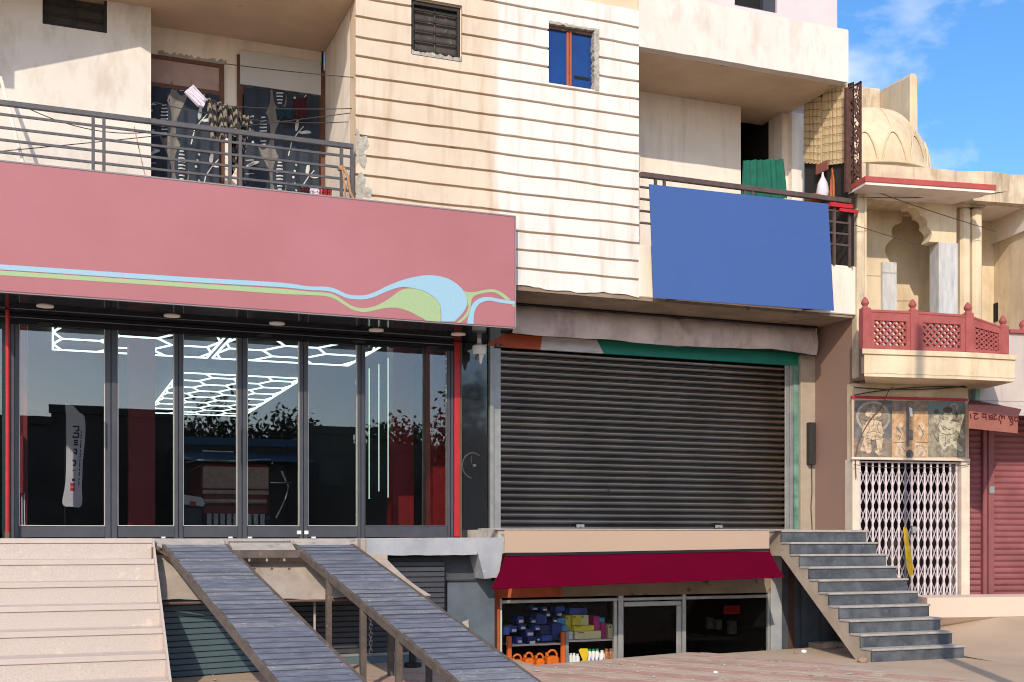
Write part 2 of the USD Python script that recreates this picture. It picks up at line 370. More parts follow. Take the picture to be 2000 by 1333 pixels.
mat('mural_pale', (.48, .44, .34), (.20, .19, .15), rough=.8, nscale=16, lo=.36, hi=.56)
mat('mural_line', (.085, .065, .05), rough=.9)
mat('red_shutter', (.26, .085, .088), (.20, .062, .066), rough=.6, nscale=3)
mat('awning_pink', (.27, .10, .075), (.22, .075, .05), rough=.85, nscale=4)
mat('awning_dark', (.12, .035, .035), rough=.85)
mat('letter_maroon', (.10, .008, .012), rough=.8)
mat('yellow_stick', (.66, .42, .012), (.50, .28, .01), rough=.6, nscale=12)
mat('ground_earth', (.44, .33, .235), (.37, .275, .195), rough=.95, nscale=1.1, bump=.02, bscale=30)
mat('pit_floor', (.10, .085, .07), rough=.95)
mat('paver_pink', (.44, .27, .22), (.34, .20, .165), rough=.9, nscale=2.2, bump=.02, bscale=60, spots=((.46, .36, .28), 3.0, .56))
mat('paver_cream', (.46, .36, .28), (.38, .29, .22), rough=.9, nscale=2.2, bump=.02, bscale=60)
mat('plinth_cream', (.62, .48, .38), (.60, .465, .365), rough=.85, nscale=1.0)
mat('asphalt', (.07, .068, .066), (.05, .049, .048), rough=.9, nscale=4)
mat('rubble', (.34, .22, .16), (.24, .16, .12), rough=.95, nscale=20, bump=.05, bscale=40)
mat('far_wall', (.075, .07, .062), (.05, .047, .042), rough=.9, nscale=.6)
mat('far_wall_blue', (.06, .12, .20), rough=.7)
mat('far_glass', (.04, .045, .05), rough=.3)
mat('leaf_dark', (.035, .055, .022), (.022, .038, .015), rough=.7, nscale=1.0)
mat('bark', (.09, .06, .04), rough=.9)
mat('car_white', (.55, .55, .55), rough=.25)
mat('vehicle_pink', (.40, .27, .24), (.30, .19, .17), rough=.5, nscale=12)
mat('vehicle_red', (.16, .02, .015), rough=.5)
mat('chrome', (.55, .55, .56), rough=.2, metallic=1.0)
mat('flag_cloth', (.42, .42, .46), (.36, .36, .40), rough=.85, nscale=3)
mat('black_print', (.012, .012, .016), rough=.8)
mat('rusty_brown', (.14, .085, .06), (.10, .06, .045), rough=.8, nscale=8)
mat('teal_edge', (.22, .36, .31), rough=.8)
glass('shop_glass', refl=.066, gcol=(1, .95, .91), ior=1.33, tint=(.93, .94, .95))
glass('base_glass', refl=-.006, ior=1.22, tint=(.97, .97, .97))
emit('led_white', (.78, 1.0, .94), 1.35)
emit('led_thin', (.72, 1.0, .80), .9)
MAT['stripe_cloth'] = usdkit.material(stage, '/World/Looks/stripe_cloth', {
    'g': ('geometry', {}), 'w': ('wave_texture', {'wave_type': 'bands', 'bands_direction': 'diagonal', 'scale': 5.5, 'distortion': 4.0, 'detail': 2.0, 'detail_scale': 1.2}),
    'r': ('rgb_ramp', {'ramp': [(0, (.008, .008, .01)), (.48, (.008, .008, .01)), (.54, (.20, .165, .125)), (1, (.24, .195, .15))]}), 'p': ('principled_bsdf', {'roughness': .9})},
    [('g.position', 'w.vector'), ('w.fac', 'r.fac'), ('r.color', 'p.base_color')], surface='p.BSDF')

# ============================================================ ground and street
XL = -6.0                                     # left limit of what is built of the fronts
pit = sg.Polygon([(X(1005, -1.2) , -1.95), (X(1640, -1.25), -1.15), (X(1640, -1.25), 3.4), (X(955, -1.2), 3.4), (X(955, -1.2), -.55), (X(1005, -1.2), -.55)])
gp = sg.box(-400, -400, 400, 400).difference(pit)
structure('ground', slab_z(gp, GROUND - .3, GROUND), 'ground_earth')
structure('pit_floor', box(X(955, -1.2) - .1, X(1640, -1.25) + .1, -2.1, 3.5, GROUND - .75, GROUND - .55), 'pit_floor')
structure('road', box(-200, 200, -34, -20, GROUND - .05, GROUND + .004), 'asphalt')
# pavement of small pavers laid in diagonal bands, pink and cream
pavement = structure('pavement', slab_z(sg.Polygon([(.6, -7), (9.5, -7), (9.2, -3.0), (8.0, -1.2), (X(1640, -1.25), -1.15), (X(1005, -1.2), -1.95), (.6, -2.2)]), GROUND - .05, GROUND + .004), 'paver_cream')
zone = sg.Polygon([(1.0, -5.6), (9.2, -5.6), (8.9, -3.2), (7.9, -1.28), (X(1640, -1.25), -1.20), (X(1005, -1.2), -2.0), (.9, -2.25)])
d0, d1 = np.array([-.504, .864]), np.array([.864, .504])
pv = {'paver_pink': [], 'paver_cream': []}
for i in range(-10, 70):
    for j in range(-70, 40):
        c = np.array([4.0, -4.0]) + d1 * (i - 30) * .125 + d0 * ((j + (i % 2) * .5) * .25)
        if not zone.contains(sg.Point(c)): continue
        h = .004 + .006 * RNG.random()
        a, b = .120, .058
        q = [np.append(c + d0 * s * a + d1 * t * b, GROUND + z) for z in (-.03, h) for s in (-1, 1) for t in (-1, 1)]
        m = trimesh.Trimesh(q, [[0, 1, 5], [0, 5, 4], [1, 3, 7], [1, 7, 5], [3, 2, 6], [3, 6, 7], [2, 0, 4], [2, 4, 6], [4, 5, 7], [4, 7, 6]], process=False)
        pv['paver_pink' if (i // 3) % 2 == 0 else 'paver_cream'].append(m)
for k, ms in pv.items():
    put('paver', ms, k, pavement, kind='stuff', label=('faded pink' if 'pink' in k else 'dusty cream') + ' pavers in diagonal bands')

# ============================================================ the pale building on the left and above the shops
YW, YS = -1.0, -1.2                           # front of its wall, front of the shop sign
ZB, ZC = 3.245, 6.60                          # underside of the first floor, ceiling of the balconies
xa, xb = X(695, YW), X(1248, YW)              # the grooved wall
x0l = X(295, .2)                              # right edge of the wall panel on the left
xend = X(1657, YW)
BLD = thing('apartment_building', 'cream plastered apartment block with horizontally grooved wall above the shops', 'building', (0, 0, ZB))
rail_top = Z(350, 243, YW)

win1 = rect(X(805, YW), X(901, YW), Z(850, 111, YW), Z(850, 4, YW))
win2 = rect(X(1072, YW), X(1163, YW), Z(1118, 166, YW), Z(1118, 53, YW))
bd = slab(rect(xa, xb, ZB, 8.4).difference(unary_union([win1, win2])), YW + .048, YW + .30)
put('wall_core', bd, 'soffit_plaster', BLD)
put('wall_block', box(xa + .002, xb - .002, YW + .30, .75, ZB, 8.4), 'side_plaster', BLD)

# colour: warmer on the left part of the grooved wall
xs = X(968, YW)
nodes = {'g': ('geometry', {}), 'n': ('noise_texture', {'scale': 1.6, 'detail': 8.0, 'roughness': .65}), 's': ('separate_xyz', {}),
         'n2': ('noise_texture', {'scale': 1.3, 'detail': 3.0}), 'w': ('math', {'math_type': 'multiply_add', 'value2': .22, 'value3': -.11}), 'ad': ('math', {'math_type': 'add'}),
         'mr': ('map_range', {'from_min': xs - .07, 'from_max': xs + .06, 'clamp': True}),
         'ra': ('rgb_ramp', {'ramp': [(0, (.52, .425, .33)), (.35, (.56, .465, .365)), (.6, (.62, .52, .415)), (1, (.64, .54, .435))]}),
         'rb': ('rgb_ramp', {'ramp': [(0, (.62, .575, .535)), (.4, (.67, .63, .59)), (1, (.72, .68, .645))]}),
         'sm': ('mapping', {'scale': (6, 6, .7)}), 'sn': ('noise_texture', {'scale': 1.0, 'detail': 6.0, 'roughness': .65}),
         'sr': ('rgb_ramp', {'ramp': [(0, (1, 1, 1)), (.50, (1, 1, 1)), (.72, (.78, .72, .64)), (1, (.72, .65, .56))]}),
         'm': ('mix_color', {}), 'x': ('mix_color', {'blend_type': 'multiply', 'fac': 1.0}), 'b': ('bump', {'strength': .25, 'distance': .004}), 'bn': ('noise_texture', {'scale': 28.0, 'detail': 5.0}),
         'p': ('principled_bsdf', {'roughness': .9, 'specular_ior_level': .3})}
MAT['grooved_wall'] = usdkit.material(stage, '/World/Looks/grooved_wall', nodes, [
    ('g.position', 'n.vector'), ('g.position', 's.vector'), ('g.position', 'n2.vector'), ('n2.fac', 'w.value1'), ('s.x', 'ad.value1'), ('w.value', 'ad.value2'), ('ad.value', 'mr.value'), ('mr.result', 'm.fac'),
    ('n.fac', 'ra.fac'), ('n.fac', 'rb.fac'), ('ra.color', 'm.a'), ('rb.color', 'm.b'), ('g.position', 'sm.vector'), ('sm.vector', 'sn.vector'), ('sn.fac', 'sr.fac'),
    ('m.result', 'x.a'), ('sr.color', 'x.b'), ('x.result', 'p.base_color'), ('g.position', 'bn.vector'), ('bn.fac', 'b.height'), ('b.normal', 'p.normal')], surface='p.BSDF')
# bands of plaster between recessed joints
pitch, zg0 = .2415, Z(698, 33, YW)
xs_ = np.linspace(xa, xb, 60)
hole = unary_union([win1.buffer(.012, join_style=2), affinity.translate(win2.buffer(.02, join_style=2), .02, .0)])
k = 0
ztop = zg0 + 3 * pitch
while ztop > ZB + .03:
    zb = max(ztop - pitch, ZB - .0)
    up = ztop - .016 + wob(xs_, .011, 1.6, k) + wob(xs_, .003, 9, k + 50)
    dn = zb + .016 + wob(xs_, .011, 1.6, k + 1) + wob(xs_, .003, 9, k + 51) if zb > ZB + .001 else ZB + wob(xs_, .035, 3.0, 90) + wob(xs_, .012, 12, 91)
    pl = sg.Polygon(list(zip(xs_, up)) + list(zip(xs_[::-1], dn[::-1]))).buffer(0).difference(hole)
    for g_ in polys(pl):
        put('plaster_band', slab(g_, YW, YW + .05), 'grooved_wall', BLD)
    ztop -= pitch; k += 1
# patches of stripped plaster beside the balcony railing
for uu, vv, ru, rv in ((703, 292, 22, 30), (706, 372, 26, 24)):
    cx_, cz_ = X(uu, YW), Z(uu, vv, YW)
    an = np.linspace(-.5 * math.pi, .5 * math.pi, 22)
    rr = 1 + .25 * np.sin(5 * an + uu) + .1 * np.sin(11 * an)
    pl = sg.Polygon([(xa + .004 + .155 * ru / 24 * math.cos(a) * r, cz_ + .20 * rv / 26 * math.sin(a) * r) for a, r in zip(an, rr)])
    put('stripped_patch', slab(pl.buffer(0), YW - .003, YW + .002), 'broken_plaster', BLD)
# barred window
x0, z0, x1, z1 = win1.bounds
w = put('window', box(x0, x1, YW + .15, YW + .17, z0, z1), 'grille_dark', BLD, label='dark barred opening in the grooved wall')
put('window_frame', [box(x0, x0 + .035, YW + .05, YW + .14, z0, z1), box(x1 - .035, x1, YW + .05, YW + .14, z0, z1), box(x0 + .035, x1 - .035, YW + .05, YW + .14, z1 - .05, z1), box(x0 + .035, x1 - .035, YW + .05, YW + .14, z0, z0 + .025)], 'grille_dark', w)
put('sill', slab(sg.Polygon([(x, z0 - .02) for x in np.linspace(x0, x1, 24)][::-1] + list(zip(np.linspace(x0, x1, 24), z0 + .02 + .03 * RNG.random(24)))).buffer(0), YW + .0, YW + .05), 'broken_plaster', w)
put('wire_mesh', box(x0 + .035, x1 - .035, YW + .12, YW + .125, z0 + .025, z1 - .05), 'mesh_dark', w)
for i in range(5):
    zz = z0 + (z1 - z0) * (.12 + .185 * i); put('bar', beam((x0, YW + .08, zz), (x1, YW + .08, zz + .01 * math.sin(i)), .014, .022), 'grille_dark', w)
put('bar', box((x0 + x1) / 2 - .008, (x0 + x1) / 2 + .008, YW + .095, YW + .11, z0, z1), 'mesh_dark', w)
# blue window with its broken surround
x0, z0, x1, z1 = win2.bounds
w = put('window', box(x0, x1, YW + .22, YW + .24, z0, z1), 'dark_void', BLD, label='blue glazed window with a brown mullion and broken plaster surround')
for a, b in ((x0, x0 + .29), (x0 + .35, x1)):
    put('pane', box(a, b, YW + .085, YW + .095, z0, z1 - .045), 'window_blue', w)
put('mullion', [box(x0 + .285, x0 + .318, YW + .06, YW + .11, z0, z1 - .045, .006), box(x0 + .325, x0 + .355, YW + .055, YW + .11, z0, z1 - .045, .006)], 'orange_wood', w)
put('head', box(x0, x1, YW + .05, YW + .14, z1 - .045, z1), 'rusty_brown', w)
zs = np.linspace(z0 - .03, z1 + .03, 30)
put('broken_edge', slab(sg.Polygon(list(zip(x1 - .035 + .03 * RNG.random(30), zs)) + list(zip(x1 + .045 + .012 * RNG.random(30), zs))[::-1]).buffer(0), YW - .008, YW + .10), 'broken_plaster', w)
xq = np.linspace(x0, x1 + .04, 24)
put('broken_head', slab(sg.Polygon(list(zip(xq, z1 - .012 + .02 * RNG.random(24))) + list(zip(xq, z1 + .02 + .015 * RNG.random(24)))[::-1]).buffer(0), YW - .005, YW + .05), 'broken_plaster', w)
put('shutter_slit', box(x0 + .40, x1 - .05, YW + .08, YW + .084, z0 + .12, z0 + .16), 'dark_void', w)

# first floor slab, its rough underside over the shops
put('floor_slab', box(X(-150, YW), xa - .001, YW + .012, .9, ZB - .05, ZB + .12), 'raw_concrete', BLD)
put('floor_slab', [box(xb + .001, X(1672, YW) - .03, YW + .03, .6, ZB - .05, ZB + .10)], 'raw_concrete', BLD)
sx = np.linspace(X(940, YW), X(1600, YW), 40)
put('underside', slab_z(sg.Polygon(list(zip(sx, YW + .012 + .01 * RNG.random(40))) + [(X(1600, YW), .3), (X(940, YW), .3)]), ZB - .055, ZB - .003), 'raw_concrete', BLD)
# recessed balcony on the left
yb = .75
put('recess_wall', box(X(250, yb), xa - .002, yb, yb + .2, ZB + .12, ZC), 'soffit_plaster' if False else 'side_plaster', BLD)
panel_hole = rect(X(83, .2), X(209, .2), Z(146, 56, .2), Z(146, -60, .2))
put('wall_panel', slab(rect(-14, x0l, ZB + .12, ZC - .002).difference(panel_hole), .2, .748), 'parapet_plaster', BLD)
x0, z0, x1, z1 = panel_hole.bounds
w = put('window', box(x0, x1, .34, .36, z0, z1), 'mesh_dark', BLD, label='dark barred opening at the top left')
for i in range(6):
    zz = z0 + .04 + .13 * i; put('bar', beam((x0, .27, zz + .01), (x1, .27, zz), .014, .02), 'grille_dark', w)
put('bar', box((x0 + x1) / 2 - .01, (x0 + x1) / 2 + .01, .285, .30, z0, z1), 'grille_dark', w)
put('frame_edge', [box(x1 - .03, x1, .22, .33, z0, z1), box(x0, x1 - .03, .22, .33, z0, z0 + .03)], 'grille_dark', w)
# slab over it; its unseen outer edge is invented to slant the panel's shade
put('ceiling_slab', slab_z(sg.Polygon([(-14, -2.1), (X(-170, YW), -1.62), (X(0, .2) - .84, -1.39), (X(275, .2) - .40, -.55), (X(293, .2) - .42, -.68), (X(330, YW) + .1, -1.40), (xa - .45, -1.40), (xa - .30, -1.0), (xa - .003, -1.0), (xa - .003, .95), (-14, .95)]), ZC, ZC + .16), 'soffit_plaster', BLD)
put('upper_parapet', slab_z(sg.Polygon([(-14, -2.1), (X(-170, YW), -1.62), (X(0, .2) - .84, -1.39), (X(275, .2) - .40, -.55), (X(293, .2) - .42, -.68), (X(330, YW) + .1, -1.40), (xa - .45, -1.40), (xa - .30, -1.0), (xa - .003, -1.0), (xa - .003, -.40), (-14, -.40)]), ZC + .162, ZC + 1.0), 'cream_plaster', BLD)  # unseen parapet, follows the same invented outline
put('upper_wall', box(-14, xb, .75, .95, ZC + .16, 9.4), 'cream_plaster', BLD)
# right balcony: parapet above, ceiling, back wall, doorway
yr = .42
n = 26; tx = np.linspace(xb + .001, xend, n)
topz = 7.36 + .30 * np.clip((X(1400, YW) - tx) / (X(1400, YW) - xb), 0, 1) ** 1.3 + wob(tx, .006, 3, 5)
botz = ZC + wob(tx, .008, 4, 6)
pl = sg.Polygon(list(zip(tx, topz)) + [(xend, ZC + .1)] + list(zip(tx[::-1], botz[::-1]))).buffer(0)
put('balcony_parapet', slab(pl.buffer(-.02).buffer(.02), YW, YW + .14), 'parapet_plaster', BLD)
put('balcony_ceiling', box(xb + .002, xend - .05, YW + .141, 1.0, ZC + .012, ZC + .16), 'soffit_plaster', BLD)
put('balcony_return', box(xend - .14, xend - .01, YW + .141, .3, ZC + .161, 7.34), 'cream_plaster', BLD)
xd0, xd1, xd2 = X(1447, yr), X(1527, yr), X(1571, yr)
zd = Z(1490, 196, yr)
put('balcony_wall', slab(rect(xb, xd2, ZB + .10, ZC + .011).difference(rect(xd0, xd1, ZB + .10, zd)), yr, yr + .36), 'side_plaster', BLD)
dw = put('doorway', [box(xd0, xd1 + .05, 2.2, 2.25, ZB + .1, zd + .1), box(xd0 - .05, xd0, yr + .361, 2.2, ZB + .1, zd + .1), box(xd1 + .02, xd1 + .05, yr + .361, 2.2, ZB + .1, zd + .1), box(xd0 - .05, xd1 + .05, yr + .361, 2.2, zd + .1, zd + .15)], 'dark_void', BLD, label='unlit doorway at the back of the right balcony')
put('side_wall', box(xd2 + .005, xd2 + .15, yr + .01, 1.2, ZB + .1, ZC + .01), 'side_plaster', BLD)
put('balcony_upstand', box(xb + .003, X(1672, YW), YW, YW + .12, ZB - .012, Z(1640, 518, YW), .012), 'cream_plaster', BLD)
put('balcony_end_wall', box(X(1672, YW) - .12, X(1672, YW) - .003, YW + .121, .3, ZB - .01, Z(1640, 518, YW) - .02), 'side_plaster', BLD)
# upper storey, set back
xu = X(1635, .35)
uo = rect(X(1435, .35), X(1518, .35), 7.0, Z(1500, 25, .35) + 1.7).intersection(rect(0, 30, Z(1500, 23, .35), 12))
put('upper_storey', slab(rect(xb, xu, ZC + .165, 9.6).difference(uo), .35, .60), 'pinkish_plaster', BLD)
w = put('window', box(uo.bounds[0], uo.bounds[2], .50, .52, uo.bounds[1], uo.bounds[3]), 'dark_void', BLD, label='dark window of the upper storey')
put('window_frame', [box(uo.bounds[2] - .22, uo.bounds[2], .40, .49, uo.bounds[1], uo.bounds[3]), box(uo.bounds[0], uo.bounds[2] - .22, .42, .49, uo.bounds[1], uo.bounds[1] + .05)], 'door_metal', w)
put('storey_side', box(xu - .25, xu - .001, .601, 3, ZC + .165, 9.6), 'pinkish_plaster', BLD)
# side of the building down to the shops
put('end_wall', box(X(1600, .3) , X(1672, YW) - .2, .301, 3.5, ZB + .1, ZC), 'side_plaster', BLD)

# ---- doors at the back of the left balcony
dz0 = ZB + .12
d1a, d1b = X(296, yb), X(437, yb)
d2a, d2b = X(470, yb), X(624, yb)
zf1 = Z(370, 118, yb); zl1 = Z(370, 172, yb)
dr = put('door', [box(d1a - .15, d1a - .08, yb - .03, yb + .05, dz0, zf1), box(d1b - .06, d1b, yb - .03, yb + .05, dz0, zf1), box(d1a - .08, d1b - .06, yb - .03, yb + .05, zf1 - .05, zf1), box(d1a - .08, d1b - .06, yb - .032, yb + .05, zl1 - .07, zl1)], 'wood_frame', BLD, label='brown door frame behind the left curtain')
put('transom', box(d1a - .08, d1b - .06, yb - .012, yb + .04, zl1, zf1 - .05), 'transom_pink', dr)
put('door_leaf', box(d1a - .08, d1b - .06, yb - .006, yb + .03, dz0, zl1 - .07), 'dark_void', dr)
xq = np.linspace(d1a + .08, d1b + .03, 30)
put('chipped_edge', slab(sg.Polygon(list(zip(xq, zf1 + .002 * np.ones(30))) + list(zip(xq, zf1 + .03 + .05 * RNG.random(30)))[::-1]).buffer(0), yb - .008, yb + .001), 'broken_plaster', dr)
zf2 = Z(545, 180, yb)
dr = put('door', [box(d2a - .05, d2a + .02, yb - .03, yb + .05, dz0, Z(545, 120, yb)), box(d2b - .02, d2b + .08, yb - .03, yb + .05, dz0, Z(600, 135, yb)), box(d2a + .02, d2b - .02, yb - .03, yb + .05, zf2 - .10, zf2)], 'wood_frame', BLD, label='brown door frame behind the right curtain')
put('door_leaf', box(d2a + .02, d2b - .02, yb - .006, yb + .03, dz0, zf2 - .10), 'dark_void', dr)
put('board', box(d2a - .015, d2b + .01, yb - .055, yb - .031, Z(545, 178, yb), Z(545, 112, yb), .004), 'white_board', dr, label='grey board closing the space over the door')
for s in (.75,):
    put('conduit', tube([(X(629, yb), yb - .015, dz0), (X(629, yb), yb - .015, ZC)], .012), 'grille_dark', BLD)

def curtain(name, label, xa_, xb_, za, zb_, y):
    t = thing(name, label, 'curtain', ((xa_ + xb_) / 2, y, za), group=None)
    def S(s, q, off=0.0):
        x = xa_ + (xb_ - xa_) * s
        return np.stack([x, y + .028 * np.sin(s * 2 * np.pi * 5.5 + .8 * np.sin(q * 3)) * (.5 + .5 * (1 - q)) - off, za + (zb_ - za) * q], -1)
    s, q = np.meshgrid(np.linspace(0, 1, 56), np.linspace(0, 1, 14), indexing='ij')
    put('fabric', sheet(S(s, q), .006), 'curtain_navy', t)
    w_, h_ = xb_ - xa_, zb_ - za
    def pr(part, pls, m, off):
        ms = []
        for g in pls:
            for h in polys(g.intersection(sg.box(.01, .01, w_ - .01, h_ - .01))):
                v, f = trimesh.creation.triangulate_polygon(h.segmentize(.04), engine='earcut')
                v, f = trimesh.remesh.subdivide(np.column_stack([v, np.zeros(len(v))]), f)
                if len(f) < 4000: v, f = trimesh.remesh.subdivide(v, f)
                ms.append(trimesh.Trimesh(S(v[:, 0] / w_, v[:, 1] / h_, off), f, process=False))
        put(part, ms, m, t, kind='stuff' if part == 'white_print' else None)
    zz = np.linspace(0, h_, 40)
    c = w_ * .36 + .085 * np.sin(zz * 2 * np.pi / 1.15 + .6)
    band = sg.Polygon(list(zip(c - .10, zz)) + list(zip(c + .12, zz))[::-1]).buffer(0)
    holes, lines, dots, leaves = [], [], [], []
    for k in range(6):
        zc = .28 + k * .575
        xc = w_ * .36 + .085 * math.sin(zc * 2 * math.pi / 1.15 + .6)
        sgn = 1 if k % 2 == 0 else -1
        e = affinity.scale(sg.Point(xc + .06 * sgn * .6, zc).buffer(1, 16), .09, .25)
        holes.append(e)
        for i in range(-4, 5):
            ln = .045 * math.sqrt(max(0, 1 - (i * .045 / .22) ** 2))
            lines.append(sg.box(xc + .036 * sgn - ln, zc + i * .045 - .009, xc + .036 * sgn + ln, zc + i * .045 + .009))
        for i in range(-2, 3):
            dots.append(sg.Point(xc + .215 * sgn + .02 * abs(i), zc + i * .085).buffer(.016, 6))
        st = sg.LineString([(xc + .30, zc - .28), (xc + .34, zc - .1), (xc + .42, zc + .03), (xc + .50, zc + .13)]).buffer(.007)
        leaves += [st, affinity.rotate(affinity.scale(sg.Point(xc + .52, zc + .05).buffer(1, 8), .085, .022), 5), affinity.rotate(affinity.scale(sg.Point(xc + .41, zc + .13).buffer(1, 8), .025, .085), -10), affinity.rotate(affinity.scale(sg.Point(xc - .32, zc + .12).buffer(1, 8), .10, .022), 28)]
        lines += [sg.box(.02, zc + .16, .12, zc + .17), sg.box(.02, zc - .02, .12, zc - .01)]
    pr('wavy_stripe', [band.difference(unary_union(holes))], 'curtain_taupe', .0075)
    pr('white_print', lines + dots + leaves, 'curtain_white', .010)
    return t
curtain('curtain', 'navy curtain with wavy taupe stripe in the left balcony doorway, beside the sunlit wall', d1a - .07, d1b - .07, dz0 + .02, zl1 - .075, yb - .085)
curtain('curtain', 'navy curtain with wavy taupe stripe under the grey board on the left balcony', d2a + .03, d2b - .03, dz0 + .02, zf2 - .02, yb - .10)

# ---- balcony railings
def railing(name, label, xA, xB, y, ztop_, mat_, rails, posts, zlow, hand=(.05, .06)):
    t = thing(name, label, 'railing', (xA, y, zlow))
    put('handrail', box(xA, xB, y - hand[0] / 2, y + hand[0] / 2, ztop_ - hand[1], ztop_, .006), mat_, t)
    for k_, z in enumerate(rails):
        put('rail', box(xA, xB, y - .012, y + .012, z - .013, z + .013), mat_, t)
    for p in posts:
        put('post', box(p - .018, p + .018, y - .016, y + .016, zlow, ztop_ - hand[1] + .002), mat_, t)
    return t
yl = YW - .03
zr = Z(350, 243, yl) + .02
railing('balcony_railing', 'long grey steel railing of the left balcony above the pink sign', X(-60, yl), X(690, yl), yl, zr, 'rail_grey', [zr - d for d in (.155, .30, .435, .57, .70)], [X(u, yl) for u in (182, 203, 449, 469, 667)] + [X(690, yl) - .018], ZB + .13)
zr2 = Z(1455, 365, yl) + .02
RR = railing('balcony_railing', 'brown steel railing of the right balcony behind the blue sign', xb + .005, X(1662, yl), yl + .01, zr2, 'rail_brown', [zr2 - d for d in (.20, .36, .52, .68)], [X(u, yl) for u in (1281, 1298, 1455, 1470, 1630)] + [X(1660, yl)], Z(1640, 518, YW) - .005, (.06, .07))

# ---- washing and lines on the left balcony
def cl(name, label, cat, pts, mat_, amp=.03, ny=14, seed=0, thick=.006, group=None):
    "a cloth hung between four corners given as world points: top-left, top-right, bottom-right, bottom-left"
    p = [np.array(q, float) for q in pts]
    s, q = np.meshgrid(np.linspace(0, 1, 60), np.linspace(0, 1, ny), indexing='ij')
    s, q = s[..., None], q[..., None]
    g = (p[0] * (1 - s) + p[1] * s) * (1 - q) + (p[3] * (1 - s) + p[2] * s) * q
    g[..., 1] += amp * np.sin(s[..., 0] * 17 + seed + q[..., 0] * 2) * (.35 + .65 * q[..., 0]) + amp * .6 * np.sin(s[..., 0] * 39 + seed)
    g[..., 2] += .02 * np.sin(s[..., 0] * 9 + seed) * (q[..., 0] > .9)
    return put(name, sheet(g, thick), mat_, None, label, cat, group, smooth=True)
yc = -.35
B = lambda u, v, y=yc: W(u, v, y)
cl('white_cloth', 'rumpled white cloth hung at a slant over the clothes line, left balcony', 'laundry', [B(360, 180), B(378, 166), B(406, 196), B(392, 214)], 'cloth_white', .02, seed=1)
cl('striped_cloth', 'black and tan striped cloth bunched on the line before the curtains', 'laundry', [B(404, 192), B(470, 212, -.2), B(468, 268, -.2), B(412, 276)], 'stripe_cloth', .045, seed=2)
cl('striped_cloth', 'dark striped cloth hanging straight down between the two curtains', 'laundry', [B(447, 215, 0), B(492, 230, 0), B(478, 300, 0), B(450, 345, 0)], 'stripe_cloth', .03, seed=3)
cl('teal_cloth', 'small dark teal cloth pegged on the line at the right curtain', 'laundry', [B(537, 212, .45), B(574, 206, .45), B(573, 229, .45), B(541, 232, .45)], 'cloth_teal', .012, seed=4)
cl('maroon_cloth', 'dark maroon cloth pegged beside the teal one', 'laundry', [B(571, 194, .45), B(600, 190, .45), B(598, 228, .45), B(575, 230, .45)], 'cloth_maroon', .012, seed=5)
for i, (a, b, sg_, lb) in enumerate((((440, 125, yb - .1), (694, 152, YW + .1), .01, 'upper clothes line across the left balcony, above the curtains'), ((405, 204, -.35), (693, 212, YW + .2), .03, 'middle clothes line carrying the washing on the left balcony'), ((300, 200, .3), (690, 238, -.6), .10, 'slack clothes line low across the left balcony'), ((0, 296, -.6), (694, 220, -.7), .02, 'thin wire running up across the left balcony to the grooved wall'), ((40, 205, -.9), (300, 258, -.5), .12, 'slack wire below the handrail at far left'))):
    put('clothes_line', wire(W(*a), W(*b), sg_, .0055), 'wire_dark', None, lb, 'wire')
put('leaning_pipe', tube([W(1, 152, -.05), W(46, 322, -.6)], .022), 'side_plaster', None, 'pale pipe leaning on the sunlit wall at far left', 'pipe', smooth=True)
put('hanging_cord', wire(W(262, 248, -.6), W(284, 345, -.9), .01, .006), 'rope_tan', None, 'thin red cord hanging on the sunlit wall behind the left railing', 'cord')
an = np.linspace(0, 2 * np.pi, 14)
px = X(667, yl)
pz = Z(667, 330, yl)
put('rope', [tube(np.stack([px + .035 * np.cos(an * 3), yl + .03 * np.sin(an * 3), pz + .04 * (an / 6.28 - .5)], -1), .016), tube([(px + .02, yl - .03, pz), (px + .07, yl - .05, pz - .12), (px + .10, yl - .03, pz - .28), (px + .17, yl - .02, pz - .40)], .018), tube([(px, yl - .03, pz), (px + .03, yl - .04, pz - .2), (px + .04, yl - .02, pz - .36)], .012)], 'rope_tan', None, 'tan rope knotted round the end of the left balcony railing', 'rope', smooth=True)
for i, (u, m_) in enumerate(((598, 'cloth_maroon'), (617, 'cloth_white'), (636, 'red_paint'))):
    cl('small_cloth', ['dark red scrap of cloth on the balcony floor by the sign', 'white scrap of cloth on the balcony floor by the sign', 'bright red scrap of cloth on the balcony floor by the sign'][i], 'cloth', [W(u - 12, 366, -.7), W(u + 12, 369, -.7), W(u + 12, 388, -.95), W(u - 12, 386, -.95)], m_, .03, 6, seed=i)

